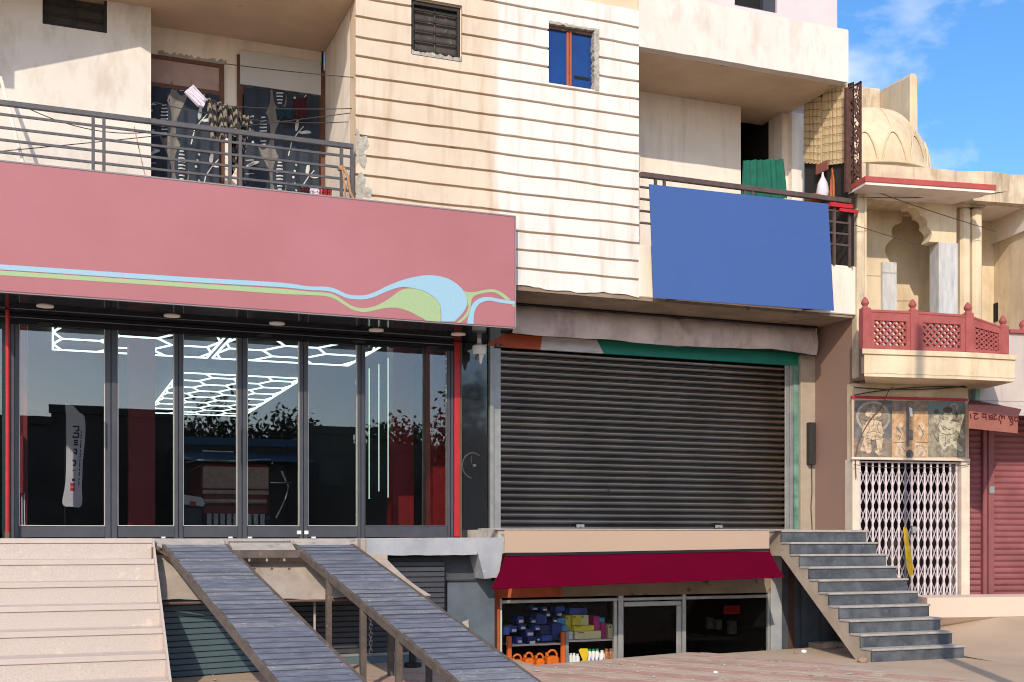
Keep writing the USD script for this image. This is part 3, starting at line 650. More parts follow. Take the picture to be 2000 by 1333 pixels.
# ---- right balcony things
cl('green_cloth', 'dark green cloth hung over the right balcony railing', 'laundry', [W(1451, 314, -.55), W(1530, 311, -.55), W(1538, 392, -.85), W(1449, 392, -.85)], 'cloth_green', .03, 16, seed=6)
put('paper_tag', box(X(1465, -.6), X(1473, -.6), -.62, -.60, Z(1469, 346, -.6), Z(1469, 334, -.6)), 'awning_pink', None, 'small pink tag on the green cloth', 'tag')
xs0 = X(1655, YW) + .02                      # plane of the screens at the balcony's right end
def sidepane(u0, u1, v0a, v0b, v1a, v1b):
    "corner points on the plane x = xs0"
    return [Wx(u0, v0a, xs0), Wx(u1, v0b, xs0), Wx(u1, v1b, xs0), Wx(u0, v1a, xs0)]
for i, (u0, u1, a, b, c, d, lb) in enumerate(((1571, 1606, 196, 192, 318, 322, 'bamboo blind at the end of the right balcony, nearest the wall'), (1608, 1656, 176, 168, 324, 318, 'bamboo blind at the end of the right balcony, beside the iron panel'))):
    q = sidepane(u0, u1, a, b, c, d)
    t = thing('bamboo_blind', lb, 'blind', q[3])
    nst = 15 if i == 0 else 20
    for k in range(nst):
        s = (k + .5) / nst
        tp, bt = q[0] * (1 - s) + q[1] * s, q[3] * (1 - s) + q[2] * s
        off = np.array([.012 * math.sin(k * 1.9), 0, 0])
        put('slat', beam(tp + off + (0, 0, .03 * RNG.random()), bt + off, .046 + .006 * RNG.random(), .008, up=(1, 0, 0)), 'bamboo', t)
    for k in range(9):
        s = (k + .5) / 9
        lf, rt = q[0] * (1 - s) + q[3] * s, q[1] * (1 - s) + q[2] * s
        put('string', beam(lf + (-.024, 0, 0), rt + (-.024, 0, 0), .004, .005), 'bamboo_string', t)
put('plastic_bag', lathe([(0, 0), (.075, .02), (.10, .12), (.07, .26), (.02, .36), (.012, .42), (0, .42)], 10, Wx(1607, 392, xs0 - .05)), 'cloth_white', None, 'white plastic bag hanging by the bamboo blinds', 'bag', smooth=True)
q = Wx(1626, 392, xs0 - .05)
put('orange_cloth', [tube([q + (0, -.03, 0), q + (0, -.02, .3), q + (0, 0, .47), q + (0, .03, .3), q + (0, .05, 0)], .018), tube([q + (0, .02, 0), q + (0, .0, .45)], .014)], 'cloth_orange', None, 'orange strap looped over the railing under the bamboo blinds', 'strap', smooth=True)
put('orange_bundle', trimesh.creation.icosphere(2, .11).apply_transform(np.diag([1.2, 1, .6, 1])).apply_translation(W(1592, 388, -.8)), 'cloth_orange', None, 'orange bundle lying behind the blue sign on the right balcony', 'bundle')
put('floral_cloth', box(xs0 - .05, xs0 - .03, Wx(1598, 330, xs0)[1], Wx(1622, 330, xs0)[1], Wx(1610, 338, xs0)[2], Wx(1610, 318, xs0)[2], .01), 'awning_pink', None, 'folded pink cloth under the bamboo blinds', 'cloth')
put('grey_sheet', hull([Wx(u_, v_, xs0 + o_) for o_ in (.03, .05) for u_, v_ in ((1571, 190), (1668, 160), (1668, 520), (1571, 520))]), 'grille_dark', None, 'dark tarpaulin closing the end of the right balcony below the blinds', 'tarpaulin')
# iron filigree panel at the front corner
ip = thing('iron_panel', 'rusty ornamental iron panel standing at the front corner of the right balcony', 'panel', W(1667, 378, YW - .05))
pa, pb, pc, pd_ = W(1654, 176, YW + .05), W(1675, 160, YW - .06), W(1680, 372, YW - .06), W(1656, 384, YW + .05)
x0p, x1p = X(1655, YW - .05), X(1679, YW - .05)
z0p, z1p = Z(1667, 376, YW - .05), Z(1667, 168, YW - .05)
pts = RNG.random((210, 2)) * [x1p - x0p, z1p - z0p] + [x0p, z0p]
holes = unary_union([affinity.rotate(affinity.scale(sg.Point(*p).buffer(1, 5), .007 + .008 * RNG.random(), .014 + .022 * RNG.random()), RNG.random() * 120 - 60) for p in pts if p[0] > x0p + .06])
put('filigree', slab(sg.Polygon([(x0p, z0p), (x1p, z0p + .03), (x1p, z1p + .06), (x0p, z1p - .06)]).difference(holes), YW - .065, YW - .05), 'rust_iron', ip)
put('frame', [beam((x0p - .012, YW - .05, z0p - .02), (x0p - .012, YW - .05, z1p - .05), .05, .05, (0, 1, 0)), beam((x1p + .012, YW - .05, z0p + .02), (x1p + .012, YW - .05, z1p + .08), .03, .03, (0, 1, 0)), beam((x0p - .02, YW - .05, z1p - .07), (x1p + .02, YW - .05, z1p + .07), .03, .03, (0, 1, 0))], 'rust_iron', ip)
put('red_shelf', [box(X(1620, YW - .04), X(1664, YW - .04), YW - .07, YW + .1, Z(1640, 408, YW), Z(1640, 400, YW)), box(X(1636, YW - .04), X(1672, YW - .04), YW - .10, YW - .07, Z(1640, 417, YW), Z(1640, 411, YW))], 'red_paint', None, 'red bar and pale stick tied to the end of the right balcony railing', 'shelf')

# ---- the blank blue sign hung before the right balcony's railing, leaning out a little at its foot
ya_, yb_ = -1.10, -1.24
c4 = [W(1268, 360, ya_), W(1617.5, 398.5, ya_), W(1629, 607, yb_), W(1277, 582, yb_)]
BSN = thing('blank_sign', 'plain blue sign board leaning out before the railing of the right balcony', 'sign', c4[3])
nb_ = np.cross(c4[1] - c4[0], c4[3] - c4[0]); nb_ /= np.linalg.norm(nb_); nb_ *= np.sign(nb_[1])
put('face', hull([p + nb_ * o for p in c4 for o in (0, .012)]), 'blue_sign', BSN)
def inner(s_, t_): return (c4[0] * (1 - s_) + c4[1] * s_) * (1 - t_) + (c4[3] * (1 - s_) + c4[2] * s_) * t_
for a, b in (((.01, .02), (.99, .02)), ((.01, .98), (.99, .98)), ((.015, .02), (.015, .98)), ((.985, .02), (.985, .98)), ((.5, .02), (.5, .98))):
    put('frame_bar', beam(inner(*a) + nb_ * .03, inner(*b) + nb_ * .03, .03, .03, (0, 1, 0)), 'rusty_brown', BSN)
for s_ in (.12, .88):
    p = inner(s_, .99) + nb_ * .03
    put('bracket', beam(p, (p[0], YW + .05, p[2] + .03), .03, .03), 'rusty_brown', BSN)

# ============================================================ the long pink sign
XS0, XS1 = X(-60, YS), X(1006, YS)
ZS1, ZS0 = 4.07, 2.665
PS = thing('shop_sign', 'long blank pink shop sign with blue and green flowing stripes', 'sign', (XS0, YS, ZS0))
put('panel', box(XS0, XS1, YS, YS + .16, ZS0, ZS1, .006), 'pink_sign', PS)
put('edging', [box(XS0, XS1 + .004, YS - .006, YS + .02, ZS1 - .004, ZS1 + .012), box(XS1 - .002, XS1 + .012, YS - .004, YS + .05, ZS0, ZS1 + .01), box(XS0, XS1, YS + .01, YS + .05, ZS0 - .014, ZS0 + .002)], 'sign_edge', PS)
def sp(u, v): p = W(u, v, YS); return (p[0], p[2])
def spline(pts, n=8):
    p = np.array(pts, float); p = np.vstack([2 * p[0] - p[1], p, 2 * p[-1] - p[-2]]); out = []
    for i in range(1, len(p) - 2):
        for t in np.linspace(0, 1, n, endpoint=False):
            out.append(.5 * (2 * p[i] + (p[i + 1] - p[i - 1]) * t + (2 * p[i - 1] - 5 * p[i] + 4 * p[i + 1] - p[i + 2]) * t * t + (3 * p[i] - p[i - 1] - 3 * p[i + 1] + p[i + 2]) * t ** 3))
    return out + [p[-2]]
c2 = lambda x, y: (600 + x / 4.762, 500 + y / 4.762)       # the close-up's pixels
def closed(up, dn):
    pl = sg.Polygon([sp(*q) for q in spline(up)] + [sp(*q) for q in spline(dn)][::-1]).buffer(0)
    return pl.intersection(sg.box(XS0, ZS0 + .004, XS1 - .004, ZS1))
blue = closed([(-60, 515), (0, 517), (340, 540), (540, 552)] + [c2(*q) for q in ((0, 283), (180, 290), (270, 312), (370, 358), (490, 370), (600, 350), (760, 275), (900, 222), (1040, 190), (1150, 182), (1260, 198), (1350, 235), (1430, 300), (1480, 380), (1480, 470), (1440, 540), (1370, 612))],
              [(-60, 525), (0, 527), (340, 549.5), (540, 561)] + [c2(*q) for q in ((0, 318), (180, 328), (270, 352), (370, 395), (490, 407), (600, 392), (760, 325), (880, 292), (1000, 305), (1090, 330), (1170, 378), (1220, 430), (1240, 480), (1246, 540), (1244, 612))])
blue2 = closed([c2(*q) for q in ((1485, 640), (1510, 520), (1545, 440), (1610, 395), (1690, 385), (1800, 405), (1945, 425))], [c2(*q) for q in ((1545, 640), (1552, 540), (1580, 470), (1630, 432), (1700, 420), (1800, 438), (1945, 458))])
green = closed([(-60, 527), (0, 529), (340, 551.5), (540, 564)] + [c2(*q) for q in ((0, 332), (180, 345), (260, 368), (340, 420), (430, 472), (530, 488), (640, 465), (760, 400), (870, 322), (960, 305), (1060, 318), (1160, 370), (1225, 440), (1240, 520), (1240, 618))],
               [(-60, 536), (0, 538), (340, 560), (540, 574)] + [c2(*q) for q in ((0, 365), (180, 378), (260, 405), (340, 455), (430, 505), (530, 525), (640, 505), (740, 486), (840, 486), (940, 515), (1020, 555), (1080, 585), (1120, 612), (1150, 618), (1180, 622))])
green2 = closed([c2(*q) for q in ((1400, 300), (1480, 335), (1560, 338), (1650, 318), (1740, 315), (1820, 350), (1890, 410), (1948, 460))], [c2(*q) for q in ((1490, 470), (1515, 420), (1560, 372), (1640, 348), (1730, 340), (1800, 372), (1880, 440), (1948, 498))])
green3 = closed([c2(*q) for q in ((1500, 400), (1500, 470), (1480, 530), (1440, 580), (1390, 622))], [c2(*q) for q in ((1530, 390), (1518, 480), (1500, 545), (1470, 585), (1420, 625))])
blue = unary_union([blue, blue2]); green = unary_union([green, green2, green3]).difference(blue.buffer(.004))
put('blue_stripe', slab(blue, YS - .004, YS + .002), 'sign_blue_print', PS)
put('green_stripe', slab(green, YS - .003, YS + .002), 'sign_green_print', PS)

# ============================================================ the glass showroom
ZG = 2.515                                    # head of the glass
ZF = -.012
SF = thing('glass_shopfront', 'black framed glass shopfront under the pink sign', 'shopfront', (0, 0, ZF))
xl, xr = X(8, 0), X(898, 0)
put('soffit', slab_z(sg.Polygon([(XS0, YS + .02), (XS1 - .02, YS + .02), (X(951, 0), .0), (X(951, 0), .14), (XS0, .14)]), ZS0 - .02, ZS0 + .03), 'black_gloss', SF)
put('header', box(X(-60, 0), xr, -.03, .06, ZG, ZS0 - .022, .004), 'black_gloss', SF)
put('header_trim', box(X(-60, 0), xr, -.036, -.031, ZG + .075, ZG + .085), 'chrome', SF)
# posts between the leaves: (left, right) in the photograph
for a, b in ((22, 37), (205, 229), (340, 357), (463, 482), (584, 600), (697, 711), (873, 884)):
    xm0, xm1 = X(a, 0), X(b, 0)
    mid = (xm0 + xm1) / 2
    put('mullion', [box(xm0, mid - .004, -.04, .05, ZF, ZG, .006), box(mid + .004, xm1, -.045, .05, ZF, ZG, .006), box(mid - .004, mid + .004, -.02, .04, ZF, ZG)], 'door_metal', SF)
leaves = ((37, 205), (229, 340), (357, 463), (482, 584), (600, 697), (711, 873))
for i, (a, b) in enumerate(leaves):
    x0, x1 = X(a, 0), X(b, 0)
    zk = Z((a + b) / 2, 1028, 0)
    d = put('door_leaf', [box(x0, x1, -.025, .03, ZF + .012, zk, .004)], 'door_metal', SF, label=['glass door leaf at the far left', 'second glass door leaf from the left', 'glass door leaf left of the door handles', 'glass door leaf right of the door handles', 'fifth glass leaf', 'wide fixed glass leaf beside the red post'][i])
    put('pane', box(x0 + .012, x1 - .012, .0, .008, zk, ZG), 'shop_glass', d)
    put('bead', [box(x0, x0 + .011, -.028, .02, zk, ZG), box(x1 - .011, x1, -.028, .02, zk, ZG), box(x0 + .011, x1 - .011, -.028, .02, zk, zk + .012)], 'edge_trim' if i != 5 else 'door_metal', d)
for uh in (467, 478):
    xh = X(uh, 0); zh = Z(uh, 870, 0)
    put('handle', [box(xh - .008, xh + .008, -.10, -.085, zh - .22, zh + .22, .004), box(xh - .006, xh + .006, -.085, -.04, zh - .17, zh - .15), box(xh - .006, xh + .006, -.085, -.04, zh + .15, zh + .17)], 'door_metal', SF)
xh = X(205, 0); zh = Z(205, 850, 0)
put('handle', [box(xh - .008, xh + .008, -.08, -.068, zh - .16, zh + .16, .003), box(xh - .006, xh + .006, -.068, -.04, zh - .12, zh - .10), box(xh - .006, xh + .006, -.068, -.04, zh + .10, zh + .12)], 'door_metal', SF)
for u in (583, 597):
    put('door_stop', box(X(u - 4, 0), X(u + 4, 0), -.052, -.024, Z(u, 1044, 0), Z(u, 1037, 0), .003), 'white_plastic', SF)
for u in (319, 450, 488, 612):
    put('floor_bolt', box(X(u - 4, -.1), X(u + 4, -.1), -.13, -.08, ZF, ZF + .02, .003), 'white_plastic', SF)
for u, vv in ((88, 598), (336, 617), (541, 632), (735, 645), (895, 653)):
    p = Wz(u, vv, ZS0 - .02)
    put('downlight', [disc(p + (0, 0, -.004), .095, .012, 28)], 'lamp_face', SF)
put('red_post', [box(X(885, 0), X(896, 0), -.06, .05, ZF + .02, ZS0 - .024, .005)], 'red_paint', SF)
put('post_trim', box(X(896.3, 0), X(899, 0), -.062, .05, ZF, ZS0 - .024), 'rusty_brown', SF)
put('granite_panel', box(X(899.3, 0), X(950, 0), -.03, .02, ZF, ZS0 - .024, .003), 'black_granite', SF, label='polished black granite panel')
xq, zq = X(922, 0), Z(925, 910, 0)
an = np.linspace(.9, 2.9 * math.pi / 2, 24)
put('emblem', [tube(np.stack([xq + .15 * np.cos(an), np.full(24, -.034), zq + .17 * np.sin(an)], -1), .008, 4), disc((0, 0, 0), .022, .02, 14).apply_transform(trimesh.transformations.rotation_matrix(math.pi / 2, (1, 0, 0))).apply_translation((xq + .02, -.04, zq + .0)), box(xq - .026, xq - .022, -.036, -.030, zq + .03, zq + .13)], 'rail_grey', SF)
put('red_pipe', tube([(X(14.5, -.25), -.25, Z(13, 1040, -.25)), (X(14.5, -.25), -.25, ZS0 - .03)], .024, 10), 'red_paint', None, 'thin red pipe standing at the left end of the glass shopfront', 'pipe', smooth=True)
put('pipe_foot', tube([(X(14.5, -.25), -.25, ZF), (X(14.5, -.25), -.25, Z(13, 1040, -.25) + .01)], .03, 10), 'rusty_brown', None, 'rusty foot of the red pipe', 'pipe foot')
dl = thing('glass_door', 'edge of a dark glass door at the far left of the shopfront', 'door', (X(0, 0), 0, ZF))
put('pane', box(X(-58, 0), X(4, 0), .0, .008, ZF + .05, ZG), 'shop_glass', dl)
put('frame', [box(X(-62, 0), X(-58, 0), -.03, .04, ZF, ZG), box(X(4, 0), X(21, 0), -.02, .04, ZF, ZG)], 'black_metal', dl)

# inside
room = put('showroom', [box(X(-60, 0) - 1.5, X(955, 0), .1, 15, -.06, -.035)], 'room_floor', None, 'dark showroom room behind the glass doors', 'room')
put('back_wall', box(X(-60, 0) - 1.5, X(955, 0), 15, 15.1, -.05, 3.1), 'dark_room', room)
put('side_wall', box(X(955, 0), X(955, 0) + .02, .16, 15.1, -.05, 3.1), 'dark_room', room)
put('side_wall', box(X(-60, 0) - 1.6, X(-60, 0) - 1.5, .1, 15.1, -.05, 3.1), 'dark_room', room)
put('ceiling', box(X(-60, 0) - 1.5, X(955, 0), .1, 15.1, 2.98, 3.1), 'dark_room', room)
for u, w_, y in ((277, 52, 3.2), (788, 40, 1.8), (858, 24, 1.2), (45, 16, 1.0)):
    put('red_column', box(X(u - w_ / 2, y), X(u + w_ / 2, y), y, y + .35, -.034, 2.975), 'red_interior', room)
ZL = 2.90
def led(name, label, xa_, xb_, ya, yb_, nx, ny):
    t = thing(name, label, 'ceiling light', ((xa_ + xb_) / 2, (ya + yb_) / 2, ZL))
    r = .016
    seg = lambda p, q: beam((p[0], p[1], ZL), (q[0], q[1], ZL), .026, .022)
    put('border', [seg((xa_, ya), (xb_, ya)), seg((xa_, yb_), (xb_, yb_)), seg((xa_, ya), (xa_, yb_)), seg((xb_, ya), (xb_, yb_))], 'led_white', t)
    cw, ch = (xb_ - xa_) / nx, (yb_ - ya) / ny
    zig = cw * .16
    for i in range(nx + 1):
        for j in range(2 * ny):
            s = 1 if (i + j) % 2 == 0 else -1
            xc = xa_ + i * cw; yj = ya + j * ch / 2
            if i == 0 and s < 0 or i == nx and s > 0: pass
            a = (np.clip(xc + s * zig, xa_, xb_), yj); b = (np.clip(xc - s * zig, xa_, xb_), yj + ch / 2)
            put('tube', seg(a, b), 'led_white', t)
        if i < nx:
            for j in range(2 * ny + 1):
                if (i + j) % 2 == 1:
                    continue
                put('tube', seg((xa_ + i * cw + zig, ya + j * ch / 2), (xa_ + (i + 1) * cw - zig, ya + j * ch / 2)), 'led_white', t)
p = Wz(103, 683, ZL); q = Wz(412, 690, ZL)
led('hexagon_light', 'lit honeycomb tube light on the showroom ceiling, front left', p[0], q[0], 1.1, p[1], 3, 3)
p2, q2 = Wz(424, 690, ZL), Wz(712, 696, ZL)
led('hexagon_light', 'lit honeycomb tube light on the showroom ceiling, front right', p2[0], q2[0], 1.1, p[1], 3, 3)
a, b, c, d = Wz(331, 727, ZL), Wz(579, 731, ZL), Wz(303, 807, ZL), Wz(500, 810, ZL)
led('hexagon_light', 'lit honeycomb tube light further back on the showroom ceiling', (a[0] + c[0]) / 2, (b[0] + d[0]) / 2, a[1], c[1], 4, 7)
for i, (u, va, vb) in enumerate(((721, 720, 975), (740, 712, 960), (758, 700, 972))):
    put('light_tube', beam((X(u, 1.6), 1.6, Z(u, vb, 1.6)), (X(u, 1.6), 1.6, Z(u, va, 1.6)), .009, .009, (0, 1, 0)), 'led_thin', None, ['leftmost upright light tube behind the wide glass leaf', 'middle upright light tube behind the wide glass leaf', 'upright light tube nearest the red column behind the wide glass leaf'][i], 'light tube')
# feather flag inside
FL = thing('feather_flag', 'grey feather flag with mirrored lettering standing inside behind the first door', 'flag', W(140, 1046, 2.6))
yf = 2.6
fp = [(127, 787), (142, 793), (155, 806), (165, 815), (166.5, 850), (162, 900), (160, 950), (159, 988), (140, 990), (122, 984), (128, 940), (129.5, 860), (129, 810)]
put('cloth', slab(sg.Polygon([(X(u, yf), Z(u, v, yf)) for u, v in spline(fp, 4)]).buffer(0), yf, yf + .006), 'flag_cloth', FL)
put('pole', tube([(X(127, yf), yf + .01, 0), (X(127.5, yf), yf + .01, Z(127, 790, yf))], .01), 'black_metal', FL)
fz = lambda x, y: (90 + x / 5.55, 770 + y / 5.55)
def mark(*ps, w_=.011):
    return sg.LineString([(X(fz(*p)[0], yf), Z(*fz(*p), yf)) for p in ps]).buffer(w_, cap_style=2)
marks = [mark((290, 352), (352, 352), (352, 398), (318, 398)), mark((296, 425), (350, 425), (350, 470), (296, 470), (296, 452)), mark((300, 505), (345, 505)), mark((300, 527), (345, 527)), mark((300, 550), (345, 550)), mark((300, 600), (328, 600), (328, 660)), mark((300, 640), (328, 640)), mark((285, 720), (312, 722), (322, 745), (312, 770), (290, 776)), mark((286, 826), (318, 826), w_=.006), mark((280, 930), (312, 930), w_=.016)]
put('lettering', slab(unary_union(marks), yf - .004, yf - .001), 'black_print', FL)
put('small_lettering', slab(unary_union([mark((382 - (y - 400) * .05, y), (382 - (y - 400) * .05, y + 16 + 8 * (y % 3)), w_=.007) for y in range(400, 990, 34)]), yf - .004, yf - .001), 'black_print', FL)
x0, x1, za, zb_ = X(fz(262, 0)[0], yf), X(fz(310, 0)[0], yf), Z(*fz(288, 1050), yf), Z(*fz(288, 965), yf)
put('red_mark', slab(rect(x0, x1, za, zb_).difference(rect(x0, x1, (za + zb_) / 2 - .006, (za + zb_) / 2 + .006)), yf - .004, yf - .001), 'red_paint', FL)
# vehicles in the showroom
yv = 5.0
V = thing('vehicle', 'dark red and dusty pink vehicle seen from behind in the showroom', 'vehicle', W(465, 1046, yv))
vx = lambda u: X(u, yv); vz = lambda u, v: Z(u, v, yv)
put('tailgate', [box(vx(396), vx(525), yv, yv + .06, vz(460, 955), vz(460, 912), .01), box(vx(396), vx(525), yv + .002, yv + .05, vz(460, 966), vz(460, 958), .006)], 'vehicle_pink', V)
put('body', box(vx(394), vx(528), yv + .06, yv + 2.2, vz(460, 1010), vz(460, 906), .05), 'vehicle_red', V)
put('bumper', box(vx(396), vx(520), yv - .12, yv + .05, vz(460, 984), vz(460, 976), .02), 'vehicle_pink', V)
put('skirt', [box(vx(404 + 13 * i), vx(413 + 13 * i), yv - .02, yv, vz(460, 1026), vz(460, 1004), .008) for i in range(9)], 'flag_cloth', V)
put('rack', [tube([(vx(362), yv, vz(400, 906)), (vx(385), yv, vz(400, 900)), (vx(460), yv, vz(460, 902)), (vx(528), yv, vz(528, 898))], .02), tube([(vx(396), yv, vz(400, 912)), (vx(396), yv, vz(400, 882)), (vx(455), yv, vz(460, 884))], .02)], 'chrome', V)
put('roll_bar', [tube([(vx(532), yv, vz(532, 905)), (vx(552), yv + .1, vz(552, 920)), (vx(566), yv + .1, vz(566, 950)), (vx(558), yv, vz(558, 975)), (vx(540), yv, vz(540, 1012))], .022), tube([(vx(528), yv, vz(528, 944)), (vx(570), yv, vz(570, 944))], .018)], 'chrome', V)
put('wheel', [disc((0, 0, 0), .33, .2, 20).apply_transform(trimesh.transformations.rotation_matrix(math.pi / 2, (0, 1, 0))).apply_translation((x, yv + .5, .30)) for x in (vx(402), vx(520))], 'black_metal', V)
C_ = thing('car', 'white car tail with a red lamp, left of the dark vehicle in the showroom', 'car', W(380, 1046, 5.0))
put('body', hull([(vx(352), yv - .1, vz(352, 985)), (vx(352), yv - .1, vz(352, 966)), (vx(392), yv - .1, vz(392, 972)), (vx(402), yv - .1, vz(402, 982)), (vx(395), yv - .1, vz(395, 990)), (vx(352), yv + .9, vz(352, 985)), (vx(352), yv + .9, vz(352, 962)), (vx(398), yv + .9, vz(395, 985)), (vx(390), yv + .8, vz(390, 968))]), 'car_white', C_)
put('tail_lamp', box(vx(369), vx(381), yv - .13, yv - .09, vz(375, 990), vz(375, 980), .01), 'red_paint', C_)
put('lower_body', box(vx(352), vx(396), yv - .05, yv + .9, .05, vz(375, 990), .03), 'black_metal', C_)
put('wheel', disc((0, 0, 0), .3, .2, 18).apply_transform(trimesh.transformations.rotation_matrix(math.pi / 2, (0, 1, 0))).apply_translation((vx(378), yv + .3, .27)), 'black_metal', C_)
tb = thing('table', 'small red cabinet with pale legs inside at the far left door', 'table', W(40, 1040, .8))
put('top', box(X(36, .8), X(46, .8), .8, 1.1, Z(40, 965, .8), Z(40, 850, .8), .01), 'red_interior', tb)
for u in (37, 43, 48):
    put('leg', beam((X(u, .8), .9, 0), (X(u - 1, .8), .95, Z(40, 962, .8)), .012, .012, (0, 1, 0)), 'flag_cloth', tb)

# ============================================================ things across the street, seen in the glass
def R(u, v, yv_=40.0):
    p = W(u, v, yv_); return np.array([p[0], -p[1], p[2]])
OB = []
for i, (ua, ub, vt, dep, m_, lb) in enumerate(((-260, 100, 818, 40, 'far_wall', 'low grey flat roofed building across the street, reflected in the first door'), (100, 205, 806, 40, 'far_wall', 'taller flat roofed building across the street, reflected at the first mullion'), (205, 345, 812, 42, 'far_wall', 'flat roofed building with roof railing reflected in the second door'), (345, 600, 868, 38, 'far_wall_blue', 'low building with a blue canopy reflected in the middle doors'), (600, 690, 846, 40, 'far_wall', 'block shaped building reflected in the fifth glass leaf'), (690, 1000, 880, 42, 'far_wall', 'low wide building reflected in the right glass leaf'))):
    a, b = R(ua, vt, dep), R(ub, vt, dep)
    y1 = a[1]
    b = np.array([X(ub, dep), y1, a[2]])
    t = thing('far_building', lb, 'building', ((a[0] + b[0]) / 2, y1, GROUND))
    put('wall', box(a[0], b[0], y1 - 6, y1, GROUND, a[2]), 'far_wall' if m_ == 'far_wall_blue' else m_, t)
    put('parapet', box(a[0] - .1, b[0] + .1, y1 - .3, y1 + .1, a[2], a[2] + .35), m_, t)
    if m_ == 'far_wall_blue':
        put('canopy', hull([(a[0], y1 + .02, a[2] - .3), (b[0], y1 + .02, a[2] - .3), (a[0], y1 + 1.5, a[2] - .75), (b[0], y1 + 1.5, a[2] - .75), (a[0], y1 + .02, a[2] - .55), (b[0], y1 + .02, a[2] - .55)]), 'far_wall_blue', t)
    nw = max(1, int((b[0] - a[0]) / 2.2))
    for k in range(nw):
        xw = a[0] + (k + .5) * (b[0] - a[0]) / nw
        for zz in np.arange(GROUND + 1.0, a[2] - 1.4, 3.0):
            put('window', box(xw - .55, xw + .55, y1 + .002, y1 + .03, zz, zz + 1.3), 'far_glass', t)
def tree(u, vt, dep, rad, lb):
    top = R(u, vt, dep); base = np.array([top[0], top[1], GROUND]); H = top[2] - GROUND
    t = thing('far_tree', lb, 'tree', base)
    rg = np.random.default_rng(int(u))
    put('trunk', [tube([base, base + (.1, 0, H * .35), base + (.0, .1, H * .65)], [.22, .16, .08], 8)] + [tube([base + (.05, 0, H * .4), base + (math.cos(a_) * rad * .6, math.sin(a_) * rad * .6, H * .7)], [.09, .03], 5) for a_ in (0, 1.3, 2.7, 4.0, 5.2)], 'bark', t)
    n_ = 4200
    cl_ = rg.normal(size=(34, 3)) * [rad * .5, rad * .5, H * .15] + base + (0, 0, H * .66)
    c_ = cl_[rg.integers(0, 34, n_)] + rg.normal(size=(n_, 3)) * rad * .22
    d_ = rg.normal(size=(n_, 3)); d_ /= np.linalg.norm(d_, axis=1, keepdims=True)
    e_ = np.cross(d_, rg.normal(size=(n_, 3))); e_ /= np.linalg.norm(e_, axis=1, keepdims=True)
    s_ = .11 + .11 * rg.random((n_, 1))
    v_ = np.stack([c_ - d_ * s_, c_ + e_ * s_ * .5, c_ + d_ * s_, c_ - e_ * s_ * .5], 1).reshape(-1, 3)
    i_ = np.arange(n_)[:, None] * 4
    put('crown', trimesh.Trimesh(v_, np.vstack([i_ + [0, 1, 2], i_ + [0, 2, 3]]), process=False), 'leaf_dark', t)
for u, vt, dep, rad, lb in ((395, 812, 46, 2.2, 'dark bushy tree reflected left of the door handles'), (440, 830, 47, 1.8, 'small dark tree reflected beside the door handles'), (520, 806, 46, 2.4, 'tall dark tree reflected right of the door handles'), (575, 835, 48, 1.6, 'small tree reflected at the fourth mullion'), (735, 845, 46, 1.6, 'small tree reflected in the right glass leaf'), (785, 830, 46, 2.2, 'tall tree reflected beside the red column'), (825, 855, 47, 1.7, 'low tree reflected at the right end of the glass'), (912, 768, 40, 1.9, 'dark tree reflected in the black granite panel')):
    tree(u, vt, dep, rad, lb)

# ============================================================ roller shutter shop
yq = .15
RS = thing('roller_shutter', 'wide closed steel roller shutter above the maroon awning', 'shutter', (X(1250, yq), yq, 0))
sx0, sx1 = X(962, yq), X(1536, yq)
zs1 = 2.615
ns = 29; ph = (zs1 + .01) / ns
prof_t = np.linspace(0, 1, 9)
for k in range(ns):
    za = -.01 + k * ph
    y_ = yq - .036 * np.sin(np.pi * prof_t) ** .9
    z_ = za + .016 + (ph - .016) * prof_t
    g = np.stack([np.stack([np.full(9, x), y_ - .012 * (meshkit.fbm(np.array([x * 1.1, k * .16, 3.0]), 3, 8) - .5) * np.ones(9), z_ + .004 * (meshkit.fbm(np.array([x * 2.0, k * 1.7, 9.0]), 2, 5) - .5)], -1) for x in np.linspace(sx0, sx1, 36)])
    put('slat', sheet(g, .003), 'shutter_steel', RS, smooth=50)
put('backing', box(sx0, sx1, yq + .02, yq + .03, -.01, zs1), 'black_metal', RS)
put('guide_rail', [box(X(952, yq), X(960, yq), yq - .10, yq + .02, -.01, zs1 + .02, .006), box(X(960.3, yq), X(976, yq), yq - .05, yq - .024, -.01, zs1, .006)], 'shutter_guide', RS)
put('guide_rail', [box(X(1530, yq), X(1538, yq), yq - .06, yq - .024, -.01, zs1 + .02, .006), box(X(1538.3, yq), X(1543, yq), yq - .08, yq + .02, -.01, zs1 + .02, .004)], 'shutter_guide', RS)
for xk in (X(1130, yq), X(1400, yq)):
    put('lock', [box(xk - .06, xk + .06, yq - .075, yq - .045, .135, .185, .006), disc((0, 0, 0), .018, .03, 12).apply_transform(trimesh.transformations.rotation_matrix(math.pi / 2, (1, 0, 0))).apply_translation((xk, yq - .085, .16))], 'shutter_guide', RS)
put('bottom_bar', box(sx0, sx1, yq - .03, yq + .01, -.03, -.005, .004), 'shutter_guide', RS)
